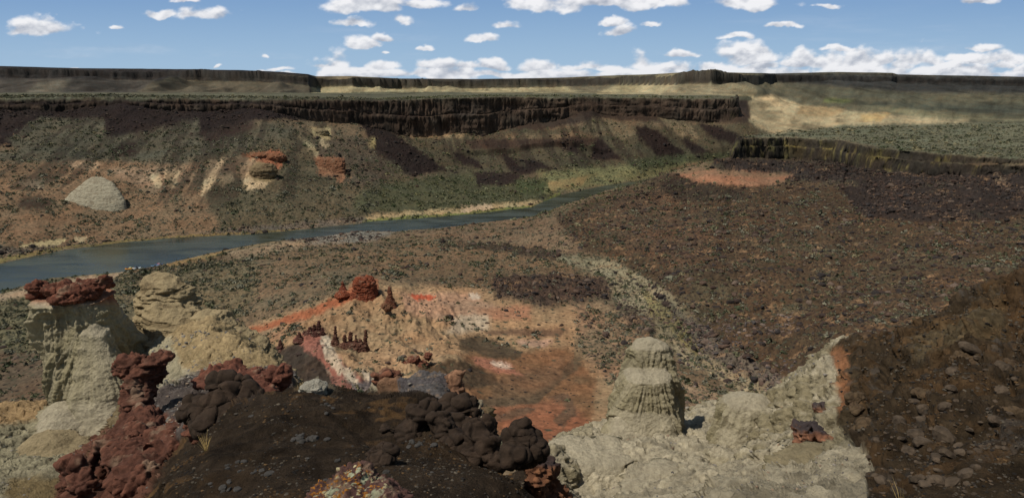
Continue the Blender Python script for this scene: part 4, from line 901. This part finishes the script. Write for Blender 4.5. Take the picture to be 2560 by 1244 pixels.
knob([ell(1210,1085,8.9,46,42,1), ell(1225,1120,8.7,44,46,1), ell(1195,1135,8.6,44,36,1), ell(1185,1088,8.7,30,14,1.1,.3), ell(1240,1150,8.5,34,28,1)], "wide black lava boulder with a beak beside the standing boulder", s=.5, off=12.)
knob([ell(1310,1118,7.7,44,40,1), ell(1305,1080,7.7,22,28,1,.25), ell(1338,1128,7.6,24,34,1), ell(1292,1140,7.5,28,26,1), ell(1285,1105,7.7,22,24,1), ell(1315,1060,7.7,12,12,1)], "standing black lava boulder with a pointed top at the mound's right end", s=.42, vox=.014, off=15.)
knob([ell(950,1122,7.2,30,18,1), ell(928,1130,7.1,18,13,1), ell(972,1132,7.1,20,17,1), ell(955,1112,7.2,22,12,1), ell(945,1150,7,36,16,1)], "small cluster of black lava buds in the middle of the mound", s=.28, vox=.01, off=18.)
knob([ell(963,1068,8.8,19,17,1), ell(985,1075,8.8,14,12,1)], "single round black lava bud near the mound's crest", s=.5, vox=.014, off=21.)
def lichen(co, n, c):
    x, y, z = co.T; a1, a2 = worley(x/.045, y/.045, z/.045, 11); b1, b2 = worley(x/.022, y/.022, z/.022, 12)
    u, v = proj(x, y, z); zone = sstep(fbm(x/.25, y/.25, z/.25, 4)+(955-u)/130-.1*0, -.1, .5)
    big = fbm(x/.13, y/.13, z/.13+5, 3)
    k1 = (a1 < .34)*zone*(big > -.15); k2 = (b1 < .37)*zone*(big < .0)
    c = c*(1-k1[:, None])+srgb((168,158,124))*k1[:, None]; c = c*(1-k2[:, None])+srgb((158,104,34))*k2[:, None]
    k3 = (fbm(x/.1+3, y/.1, z/.1, 3) > .38)*zone; return c*(1-k3[:, None])+srgb((150,152,128))*k3[:, None]
rock("lichen_boulder", [ell(886,1222,4.6,62,58,1), ell(840,1258,4.5,70,48,1), ell(945,1266,4.6,76,50,1), ell(905,1290,4.4,135,62,1)], .008, 'craggy', .16, (108,74,66), (70,50,46), m_rock, label="purplish boulder speckled with yellow and white lichen at bottom centre", cat="boulder", cf=lichen)
def tk(p, lab, off, s=.6, col=(92,74,52)): return rock("tuff_knob", p, .03, 'pillow', s, col, (40,34,28), m_rock, label=lab, cat="rock knob", off=off)
tk([ell(2200,1092,19.5,50,20,1,.3), ell(2232,1104,19.2,34,14,1,.3), ell(2165,1080,19.8,26,14,1)], "long lumpy brown knob below the crooked orange ledge", 31, .7)
tk([ell(2130,1000,23,20,14,1), ell(2145,1020,22.5,22,14,1), ell(2150,990,23,16,10,1)], "small dark knob pile right of the orange edged clay flank", 34)
tk([ell(2262,1180,14.6,44,26,1,.2), ell(2240,1160,14.8,26,18,1), ell(2290,1200,14.4,34,20,1)], "broad brown knob beside the straw grass stalks", 37, .55)
tk([ell(2400,1190,12,30,14,1), ell(2430,1180,12.1,26,14,1), ell(2380,1170,12.4,22,10,1)], "dark lumpy stones at the foot of the brown slope", 40, .45, (74,64,54))
tk([ell(2510,1060,15,52,30,1,-.3), ell(2545,1040,15,30,24,1), ell(2480,1080,15,30,20,1)], "big rounded brown knob near the right edge", 43, .6)
tk([ell(2340,1000,20,44,22,1,.2), ell(2310,985,20.3,26,16,1)], "wide brown knob halfway up the brown slope", 46, .6)
tk([ell(2410,900,25,34,20,1), ell(2440,915,24.6,24,16,1)], "brown knob high on the brown slope under its crest", 49, .7)
tk([ell(2535,920,22,30,18,1), ell(2505,940,21.8,22,14,1)], "brown knob against the right edge above the big one", 52, .6)
tk([ell(2480,1225,10,60,22,1,.1), ell(2540,1215,10,30,18,1)], "low dark knob in the lower right corner", 55, .4, (70,60,50))
print("near rocks done")

# ------------------------------------------------------------------ scrub, stones, distant spires, rafts
area = np.zeros(TG.shape[:2]); du = np.gradient(TG, axis=0); dv = np.gradient(TG, axis=1)
area = np.linalg.norm(np.cross(du, dv), axis=-1); ry_ = TG[..., 1]
TU, TVV = proj(TG[..., 0], TG[..., 1], TG[..., 2])
infr = (TU > -60) & (TU < 2620) & (TVV < 1300) & (ry_ > 120) & (ry_ < 1050) & VIS & (CL < .5) & (~INR)
def hit(u, v):
    i = int(np.clip(np.argmin(np.abs(TG[:, 300, 0]/TG[:, 300, 1]-(u-CX)/F/1.0)), 0, NC-1))
    for _ in range(3):
        col = TVV[i]; ok = np.where(VIS[i])[0]; j = ok[np.argmin(np.abs(col[ok]-v))]; i = int(np.clip(i+(u-TU[i, j])/F/(2.04/(NC-1)), 0, NC-1))
    return TG[i, j].copy()
def nhit(u, v):
    U_, V_ = proj(NG[..., 0], NG[..., 1], NG[..., 2]); i = int(np.clip((((u-CX)/F*.95)+1.1)/2.2*(NC2-1), 0, NC2-1))
    for _ in range(3):
        ok = np.where(NVIS[i])[0]; j = ok[np.argmin(np.abs(V_[i, ok]-v))]; i = int(np.clip(i+(u-U_[i, j])/F/(2.2/(NC2-1)), 0, NC2-1))
    return NG[i, j].copy(), NN[i, j].copy()
def pick(w, n):
    w = (w*area*infr).ravel(); cs = np.cumsum(w); k = np.searchsorted(cs, RS.rand(n)*cs[-1]); i, j = np.unravel_index(np.clip(k, 0, w.size-1), area.shape)
    i = np.clip(i, 1, NC-2); j = np.clip(j, 1, NR-2)
    a, b = RS.rand(2, n)[..., None]-.5; p = TG[i, j]+du[i, j]*a+dv[i, j]*b; return p, i, j
def merged(V, Fc, P_, S_, R_, colr, jit=0.0):
    """copies of V at P_, per-copy scale S_ (n,3), yaw R_"""
    n, k = len(P_), len(V); c, s = np.cos(R_)[:, None], np.sin(R_)[:, None]
    v = V[None]*S_[:, None]
    if jit: v = v*(1+RS.uniform(-jit, jit, (n, k, 1)))
    co = np.stack([v[..., 0]*c-v[..., 1]*s, v[..., 0]*s+v[..., 1]*c, v[..., 2]], -1)+P_[:, None]
    f = (Fc[None]+np.arange(n)[:, None, None]*k).reshape(-1, Fc.shape[1]); return co.reshape(-1, 3), f, np.repeat(colr, k, 0)
def tuft(nl, seed, size=.34):
    r = np.random.RandomState(seed); d = r.normal(size=(nl, 3)); d[:, 2] = np.abs(d[:, 2]); d /= np.linalg.norm(d, axis=1, keepdims=True)
    c = d*np.array([.5, .5, .62])*r.uniform(.55, 1.05, (nl, 1)); vs = []
    for k in range(nl):
        a = r.normal(size=3); a /= np.linalg.norm(a); b = np.cross(a, d[k]+r.normal(size=3)*.4); b /= max(np.linalg.norm(b), 1e-3); vs += [c[k]+a*size*.6, c[k]+b*size*.5, c[k]-a*size*.5-b*size*.2]
    V = np.array(vs); V[:, 2] = np.maximum(V[:, 2], -.05); return V, np.arange(nl*3).reshape(-1, 3)
m_leaf = rock_mat("sage_leaves", None, var=.25, nscale=9, bump=0., spec=.1)
m_stone = rock_mat("basalt_stone", None, var=.3, nscale=2.2, bump=.5, bdist=.1, bscale=3, spec=.2)
shc = np.array([srgb(c) for c in ((84,84,72),(98,97,84),(72,74,60),(106,104,90),(80,80,62),(66,72,54),(108,102,80))])
stc = np.array([srgb(c) for c in ((58,48,44),(50,44,42),(72,58,50),(46,42,42),(84,72,64),(64,50,44))])
# scrub
wS = np.clip(TS, 0, 1)**1.3*np.clip(fbm(x_ := TG[..., 0]/16, y_ := TG[..., 1]/16, 0*x_, 4, .6)*1.6+.75, .12, 1.6)/(1+(ry_/330.)**2.2)
wS = wS*np.where((TG[..., 0]/ry_ > .3) & (ry_ > 560), .35, 1)*np.clip(fbm(TG[..., 0]/6, TG[..., 1]/6, 0*x_+4, 3)*2+.8, .1, 2)
p, i, j = pick(wS, 42000); o = np.argsort(p[:, 1]); p = p[o]; i = i[o]; j = j[o]
sz = RS.uniform(.36, 1.0, len(p))*(1+np.clip(p[:, 1]/700, 0, 1.2))*RS.choice([1, 1, 1.5], len(p))
px = sz/p[:, 1]; big = np.argsort(-px)[:300]; rest = np.setdiff1d(np.arange(len(p)), big)
cols = shc[RS.randint(0, len(shc), len(p))]*RS.uniform(.75, 1.25, (len(p), 1))
sz *= np.exp(RS.normal(size=len(sz))*.3)
green = ((p[:, 0]/p[:, 1] > -.2) & (p[:, 0]/p[:, 1] < .36) & (p[:, 1] > 560))[:, None]; cols = np.where(green, cols*np.array([.95, 1.0, .85]), cols)*1.3
V, Fc = tuft(22, 3, .5)
sc3 = np.stack([sz, sz*RS.uniform(.8, 1.1, len(sz)), sz*RS.uniform(.6, .95, len(sz))], 1)
co, f, c = merged(V, Fc, p[rest], sc3[rest], RS.rand(len(rest))*6.28, cols[rest], .25)
obj("sagebrush_scrub", mesh_from("sagebrush_scrub", co, f, m_leaf, c, False), kind="stuff", label="grey green sagebrush scrub dotted over the canyon slopes")
variants = []
for k in range(6):
    V, Fc = tuft(110, 20+k, .26); cc = np.repeat(shc[k % len(shc)][None], len(V), 0)*RS.uniform(.9, 1.7, (len(V)//3, 1)).repeat(3, 0); variants.append(mesh_from("sagebrush", V, Fc, m_leaf, cc, False))
def zone(q):
    u, v = proj(*q); 
    if u > 1420 and v > 560: return "grey green sagebrush bush along the dry wash and dark slope", "sagebrush bushes by the wash"
    if u < 640: return "grey green sagebrush bush on the flat left of the red badlands", "sagebrush bushes on the left flat"
    return "small sagebrush bush on the reddish badland floor", "sagebrush bushes on the badlands"
for n, k in enumerate(big):
    lab, gr = zone(p[k]); ob = obj("sagebrush", variants[n % 6], label=lab, cat="bush", group=gr, loc=tuple(p[k])); ob.scale = sc3[k]; ob.rotation_euler = (0, 0, RS.rand()*6.28)
# boulders and rubble
wB = np.clip(TR, 0, 2)**1.6*np.clip(fbm(x_/1.3+9, y_/1.3, 0*x_, 4, .6)*1.6+.7, .1, 1.8)/(1+(ry_/420.)**2.0)
p, i, j = pick(wB, 46000); o = np.argsort(p[:, 1]); p = p[o]; i = i[o]; j = j[o]
sz = (.22+.34*RS.pareto(2.4, len(p))).clip(.22, 2.0)*(1+np.clip(p[:, 1]/900, 0, 1)); px = sz/p[:, 1]
big = np.argsort(-px)[:300]; rest = np.setdiff1d(np.arange(len(p)), big)
u_, v_ = proj(*p.T); wash = (u_ > 1600) & (u_ < 1990) & (v_ > 780)
cols = stc[RS.randint(0, len(stc), len(p))]*RS.uniform(.7, 1.3, (len(p), 1)); cols = np.where(wash[:, None], cols*1.7+.02, cols)*np.where(p[:, 1:2] > 540, .6, 1)
V, Fc = ICO[1]
sc3 = np.stack([sz*RS.uniform(.6, .95, len(sz)), sz*RS.uniform(.45, .8, len(sz)), sz*RS.uniform(.35, .6, len(sz))], 1)
co, f, c = merged(V, Fc, p[rest], sc3[rest], RS.rand(len(rest))*6.28, cols[rest], .3)
obj("basalt_rubble", mesh_from("basalt_rubble", co, f, m_stone, c, False), kind="stuff", label="dark basalt rubble scattered over the slopes")
bv = []
for k in range(6):
    V, Fc = ICO[2]; d = np.random.RandomState(k).normal(size=(9, 3)); d /= np.linalg.norm(d, axis=1, keepdims=True); h = np.random.RandomState(k+50).uniform(.55, .95, 9)
    V2 = V*np.minimum(1, np.min(np.where(V@d.T > .05, h/np.maximum(V@d.T, .05), 9), axis=1))[:, None]
    V2 = V2*(1+.06*fbm(*(V*3+k).T, 3))[:, None]; bv.append(mesh_from("basalt_boulder", V2, Fc, m_stone, np.repeat((stc[k % 6]*(1.35 if k in (2, 4) else 1))[None], len(V2), 0), False))
for n, k in enumerate(big):
    if wash[k]: lab, gr = "grey boulder strewn at the head of the dry wash", "boulders in the wash"
    elif u_[k] > 1350: lab, gr = "dark basalt boulder on the brown slope right of the wash", "boulders on the right slope"
    else: lab, gr = "dark basalt boulder on the bench beyond the red badlands", "boulders on the bench"
    ob = obj("basalt_boulder", bv[n % 6], label=lab, cat="boulder", group=gr, loc=tuple(p[k])); ob.scale = sc3[k]; ob.rotation_euler = (RS.uniform(-.3, .3), RS.uniform(-.3, .3), RS.rand()*6.28)
# loose grey pebbles on the dark mound
PV = [bv[1], bv[3], bv[0]]
m_peb = rock_mat("grey_pebble", tuple(srgb((58,56,54))), var=.3, nscale=20, bump=.3, bdist=.01, spec=.3)
pm = []
for b in PV: q = b.copy(); q.name = "pebble"; q.materials.clear(); q.materials.append(m_peb); pm.append(q)
spots = [(765, 1095, 34, 12, 30), (590, 1165, 30, 12, 10), (1050, 1110, 26, 9, 10), (640, 1180, 26, 8, 6), (560, 1220, 40, 16, 8), (700, 1030, 180, 35, 14), (880, 1160, 260, 60, 30), (1035, 1100, 18, 6, 6)]
for (cu, cv, du_, dv_, n) in spots:
    for k in range(n):
        q, nn_ = nhit(cu+RS.normal()*du_*.6, cv+RS.normal()*dv_*.6)
        if q[1] > 18: continue
        lab, gr = ("small grey stone in the loose pile on the dark mound", "stones in the pile on the mound") if cu == 765 else ("small grey stone lying on the dark lava mound", "stones scattered on the mound")
        ob = obj("pebble", pm[k % 3], label=lab, cat="stone", group=gr, loc=tuple(q)); s = .016+.05*RS.rand()**2.5*(1.35 if cu == 765 else 1); ob.scale = (s, s*RS.uniform(.6, 1), s*RS.uniform(.4, .7)); ob.rotation_euler = (0, 0, RS.rand()*6.28)

# stones and clods on the brown slope
m_clod = rock_mat("slope_stone", tuple(srgb((72,62,52))), var=.5, nscale=4, bump=.6, bdist=.03, spec=.2); cl = []
for b in bv[:4]: q = b.copy(); q.name = "slope_stone"; q.materials.clear(); q.materials.append(m_clod); cl.append(q)
for k in range(190):
    u_k = RS.uniform(2175, 2560); v_k = RS.uniform(1244-(u_k-2060)*1.05, 1244) if RS.rand() < .9 else 1200; q, nn_ = nhit(u_k, max(v_k, 760))
    if q[1] > 60: continue
    s_ = (.0035+.015*RS.rand()**4)*q[1]
    ob = obj("slope_stone", cl[k % 4], label="dark stone stuck in the brown slope at right", cat="stone", group="stones in the brown slope", loc=tuple(q)); ob.scale = (s_*RS.uniform(.8, 1.4), s_, s_*RS.uniform(.5, .8)); ob.rotation_euler = (RS.uniform(-.4, .4), RS.uniform(-.4, .4), RS.rand()*6.28)

# red badland spires
def bspire(u, v, hpx, wpx, col, lab, off, lean=0):
    b = hit(u, v+hpx*.0+4); t = b[1]*cp-(b[2]-ZC)*sp; w = wpx
    pcs = [loft([(u-w*.4, u+w*.35, v-hpx, t), (u-w*.6, u+w*.6, v-hpx*.8, t), (u-w*.6, u+w*.7, v-hpx*.6, t), (u-w*.9, u+w*.95, v-hpx*.35, t), (u-w*1.5, u+w*1.6, v, t), (u-w*2.1, u+w*2.2, v+hpx*.35, t-1)], .8, ns=24)]
    return rock("badland_spire", pcs, max(t*.0008, .1), 'craggy', 1.1, col, (60,36,28), m_rock, label=lab, cat="rock spire", off=off)
bspire(748, 848, 18, 8, (100,60,50), "tiny red knob on the left shoulder of the purple ridge", 5)
bspire(700, 872, 22, 7, (96,60,50), "lone dark red stub above the black slope", 6)
bspire(974, 758, 40, 9, (126,74,48), "balanced red brown pinnacle on the tan ridge", 7)
bspire(857, 722, 20, 5, (140,66,38), "small round headed orange knob left of the orange crag", 8)
def crag(pc, col, lab, off, s=1.2):
    return rock("badland_crag", pc, .13, 'craggy', s, col, (86,44,28), m_rock, label=lab, cat="rock crag", off=off)
b = hit(790, 838); t = b[1]*cp-(b[2]-ZC)*sp
def pin(u, top, bot, w, t): return loft([(u-w*.3, u+w*.3, top, t), (u-w*.55, u+w*.6, top+(bot-top)*.22, t), (u-w*.6, u+w*.5, top+(bot-top)*.42, t), (u-w, u+w, top+(bot-top)*.7, t), (u-w*1.7, u+w*1.7, bot, t-.5)], .8, ns=24)
rock("badland_crag", [pin(797,802,845,9,t), pin(786,812,850,8,t), pin(774,818,852,9,t), pin(762,828,856,8,t), pin(806,818,856,8,t), loft([(760,812,832,t),(748,822,850,t),(742,832,872,t-.5)], .5, ns=40)], .13, 'craggy', 1.1, (92,52,44), (54,32,28), m_rock, label="jagged dark red crag crowning the purple ridge above the black slope", cat="rock crag", off=1)
b = hit(880, 872); t = b[1]*cp-(b[2]-ZC)*sp
rock("badland_crag", [pin(838,814,866,7,t+1), pin(862,836,880,8,t), pin(876,828,884,9,t), pin(890,838,888,7,t), pin(914,824,900,8,t), pin(902,848,896,8,t), loft([(846,916,862,t),(838,926,882,t-.3),(834,934,905,t-.8)], .5, ns=50)], .13, 'craggy', 1.1, (108,68,52), (60,38,30), m_rock, label="row of jagged red and tan pinnacles right of the white streak", cat="rock crag", off=2)
b = hit(905, 738); t = b[1]*cp-(b[2]-ZC)*sp
crag([loft([(888,930,696,t),(882,938,706,t),(885,942,720,t),(878,946,740,t),(866,958,756,t)], .9, ns=30), ell(855,738,t,18,8,1), ell(925,752,t,26,12,1)], (150,74,40), "bright orange crag on top of the tan badland ridge", 9, 1.9)
b = hit(860, 745); t = b[1]*cp-(b[2]-ZC)*sp
crag([ell(848,738,t,10,9,1), ell(862,742,t,14,6,1)], (140,70,40), "small orange crag left of the bright orange crag", 10)
b = hit(1040, 905); t = b[1]*cp-(b[2]-ZC)*sp
crag([ell(1035,902,t,16,14,1), ell(1018,912,t,14,10,1), ell(1052,912,t,18,9,1), ell(1070,890,t,10,10,1)], (126,74,54), "broken red crag at the head of the orange basin", 13)
b = hit(985, 790); t = b[1]*cp-(b[2]-ZC)*sp
crag([ell(970,770,t,10,8,1), ell(962,765,t,8,6,1)], (130,92,62), "tan knob just below the balanced pinnacle", 14)
# far bank outcrops
def outcrop(pc, col, lab, off, s=5., style='strata'):
    return rock("bank_outcrop", pc, .7, style, s, col, (110,80,56), m_clay, label=lab, cat="rock outcrop", off=off)
def tt(u, v): b = hit(u, v); return b[1]*cp-(b[2]-ZC)*sp
t = tt(232, 520)
outcrop([loft([(226,258,443,t+16),(206,284,458,t+14),(180,300,480,t+11),(156,314,505,t+8),(150,316,525,t+6),(160,300,545,t+4)], .3, ns=60, sq=.02, dome=.2)], (172,164,140), 'big pale grey fin shaped outcrop on the far bank at left', 1, 1.3)
t = tt(660, 445); outcrop([ell(655,436,t+4,32,22,.6), ell(668,425,t+6,24,18,.6)], (128,110,80), "domed yellow brown outcrop under the orange cliff on the far bank", 2, 3.5)
t = tt(680, 400); outcrop([ell(690,397,t+5,26,14,.7), ell(655,390,t+6,26,8,.7), ell(700,412,t+4,12,12,.7)], (142,88,58), "orange capped cliff above the domed outcrop on the far bank", 3, 3.5, 'craggy')
t = tt(830, 430); outcrop([loft([(790,860,398,t+12),(788,864,408,t+10),(794,864,430,t+7),(800,862,455,t+4),(815,855,468,t+2)], .35, ns=50, dome=.1)], (140,92,64), "orange fluted outcrop on the far bank right of the pale ones", 4, 3.5, 'craggy')
t = tt(800, 335); outcrop([ell(800,333,t+3,24,12,.5)], (142,128,96), "small yellowish outcrop high on the far bank", 5, 3.)

# grass tufts
m_grass = rock_mat("dry_grass", tuple(srgb((170,146,96))), var=.3, nscale=30, bump=0., spec=.2)
def grass(base, n, h, spread, lab, lean=(0, 0), seed=0):
    r = np.random.RandomState(seed); vs, fs = [], []
    for k in range(n):
        b = base+np.array([r.normal()*spread*.12, r.normal()*spread*.12, -.02]); d = np.array([r.normal()*spread+lean[0], r.normal()*spread+lean[1], h*r.uniform(.6, 1.1)]); w = h*.009
        m = len(vs)*0+sum(1 for _ in vs)
        for q, ww in ((0, 1), (.5, .8), (1, .1)):
            c = b+d*q+np.array([0, 0, -.25*h*q*q*abs(r.rand())]); vs += [c+[-w*ww, 0, 0], c+[w*ww, 0, 0]]
        fs += [[m, m+1, m+3, m+2], [m+2, m+3, m+5, m+4]]
    return obj("grass_tuft", mesh_from("grass_tuft", np.array(vs), np.array(fs), m_grass, None, False), label=lab, cat="grass")
grass(P(2258, 1268, 4.2), 9, .23, .07, "dry straw coloured grass stalks at the lower right edge", (-.06, .02), 1)
grass(nhit(516, 1125)[0], 26, .32, .07, "dry grass tuft beside the black lava cluster", (0, 0), 2)

# loose grit over the near slopes
an = np.linalg.norm(np.cross(np.gradient(NG, axis=0), np.gradient(NG, axis=1)), axis=-1); U_, V_ = proj(NG[..., 0], NG[..., 1], NG[..., 2])
wg = (an/NG[..., 1]**2*NVIS*(U_ > -30)*(U_ < 2590)*(V_ < 1280)*(NG[..., 1] < 60)*(NDARK*1.+NOCH*1.5+NCLAY*.25+((U_ > 330) & (U_ < 760) & (V_ < 1110) & (NG[..., 1] > 24))*1.5)*np.clip(fbm(NG[..., 0]/(NG[..., 1]*.06), NG[..., 1]/3, 0*an, 4, .6)*3+.7, .05, 3)).ravel()
cs = np.cumsum(wg); k = np.searchsorted(cs, RS.rand(9000)*cs[-1]); gi, gj = np.unravel_index(k, an.shape); gp_ = NG[gi, gj]; n_ = len(gp_)
gs = (.0009+.0028*RS.rand(n_)**3)*gp_[:, 1]; gcol = np.array([srgb(c) for c in ((88,82,74),(60,54,48),(104,96,84),(48,44,42),(112,88,60))])[RS.randint(0, 5, n_)]*RS.uniform(.6, 1.1, (n_, 1))
gcol = gcol*.62; gcol = np.where(NCLAY[gi, gj][:, None] > .6, gcol*1.9+.08, gcol)
co, f, c = merged(*ICO[1], gp_, np.stack([gs*RS.uniform(.7, 1.3, n_), gs, gs*RS.uniform(.35, .7, n_)], 1), RS.rand(n_)*6.28, gcol, .3)
obj("loose_gravel", mesh_from("loose_gravel", co, f, m_stone, c, False), kind="stuff", label="loose grit and gravel strewn over the near lava and clay slopes")

# rafts
def flat_mat(n, c, r=.45):
    m = bpy.data.materials.new(n); m.use_nodes = True; b = m.node_tree.nodes['Principled BSDF']; b.inputs['Base Color'].default_value = (*srgb(c), 1); b.inputs['Roughness'].default_value = r
    nz = m.node_tree.nodes.new('ShaderNodeTexNoise'); nz.inputs['Scale'].default_value = 3; bp = m.node_tree.nodes.new('ShaderNodeBump'); bp.inputs['Strength'].default_value = .2; m.node_tree.links.new(nz.outputs[0], bp.inputs['Height']); m.node_tree.links.new(bp.outputs[0], b.inputs['Normal']); return m
def tube(path, r, ns=10, closed=True):
    path = np.array(path, float); n = len(path); d = np.roll(path, -1, 0)-np.roll(path, 1, 0) if closed else np.gradient(path, axis=0); d /= np.linalg.norm(d, axis=1, keepdims=True)
    s = np.cross(d, [0, 0, 1]); s /= np.maximum(np.linalg.norm(s, axis=1, keepdims=True), 1e-6); up = np.cross(s, d); th = np.linspace(0, 2*math.pi, ns, endpoint=False)
    rr = r if np.ndim(r) else np.full(n, r)
    co = path[:, None]+(s[:, None]*np.cos(th)[None, :, None]+up[:, None]*np.sin(th)[None, :, None])*np.asarray(rr)[:, None, None]
    return co.reshape(-1, 3), grid_faces(n, ns, closed) if False else np.array([[i*ns+k, ((i+1) % n)*ns+k, ((i+1) % n)*ns+(k+1) % ns, i*ns+(k+1) % ns] for i in range(n if closed else n-1) for k in range(ns)])
def bev_box(s, c):
    bm = bmesh.new(); bmesh.ops.create_cube(bm, size=1); [setattr(v, 'co', v.co.__class__((v.co.x*s[0], v.co.y*s[1], v.co.z*s[2]))) for v in bm.verts]
    bmesh.ops.bevel(bm, geom=bm.edges[:], offset=min(s)*.22, segments=2, affect='EDGES', profile=.5); me = bpy.data.meshes.new("box"); bm.to_mesh(me); bm.free()
    for v in me.vertices: v.co = v.co+__import__('mathutils').Vector(c)
    return me
def raft(u, v, rot, hullc, gear, lab, L_=5.2, W_=2.3):
    b = Pz(u, v, .12); e = obj("raft", None, label=lab, cat="raft", group=None, loc=tuple(b)); e.rotation_euler = (0, 0, rot)
    th = np.linspace(0, 2*math.pi, 36, endpoint=False); sx = np.sign(np.cos(th))*np.abs(np.cos(th))**.6*L_/2; sy = np.sign(np.sin(th))*np.abs(np.sin(th))**.6*W_/2
    zz = .25+.35*np.clip(np.abs(sx)/(L_/2)-.6, 0, 1)**1.5*2; co, f = tube(np.stack([sx*.92, sy*.86, zz], 1), .27)
    obj("hull", mesh_from("hull", co, f, flat_mat("hull_rubber", hullc)), e)
    for xx in (-L_*.18, L_*.2):
        co, f = tube([[xx, -W_/2*.8, .3], [xx, 0, .3], [xx, W_/2*.8, .3]], .2, closed=False); obj("thwart", mesh_from("thwart", co, f, flat_mat("hull_rubber", hullc)), e)
    fl = mesh_from("floor", np.stack([np.append(sx*.85, 0), np.append(sy*.8, 0), np.full(37, .12)], 1), np.array([[36, i, (i+1) % 36] for i in range(36)]), flat_mat("raft_floor", (60,60,62))); obj("floor", fl, e)
    for (s, c, col, nm) in gear: me = bev_box(s, c); me.materials.append(flat_mat(nm, col)); obj(nm, me, e)
    return e
raft(324, 672, radians(20), (214,140,30), [((1.3, 1.3, .6), (.4, 0, .75), (206,214,170), "gear_bag"), ((.9, 1.2, .45), (-1.1, 0, .6), (60,48,52), "cool_box"), ((.6, .5, .4), (1.5, .1, .7), (150,160,60), "dry_bag")], "yellow inflatable raft with pale gear beached at the river's edge")
raft(342, 671, radians(12), (196,206,212), [((1.5, 1.3, .5), (0, 0, .65), (40,42,62), "gear_cover"), ((.5, .5, .75), (.1, 0, 1.1), (36,34,52), "dry_bag")], "white raft with a dark blue gear cover beside the yellow raft", 5.0)
raft(388, 665, radians(22), (84,120,150), [((1.4, 1.2, .45), (0, 0, .6), (36,70,76), "gear_cover")], "teal raft nearer the yellow one of the pair farther up the bank", 4.6)
raft(397, 662, radians(25), (92,104,150), [((1.6, 1.2, .5), (0, 0, .7), (200,150,165), "gear_cover"), ((.8, .3, .3), (-.6, .3, 1.0), (160,40,60), "dry_bag")], "blue raft with a pink and red gear cover upstream of the teal raft", 4.8)
print("scatter done", len(bpy.data.objects))
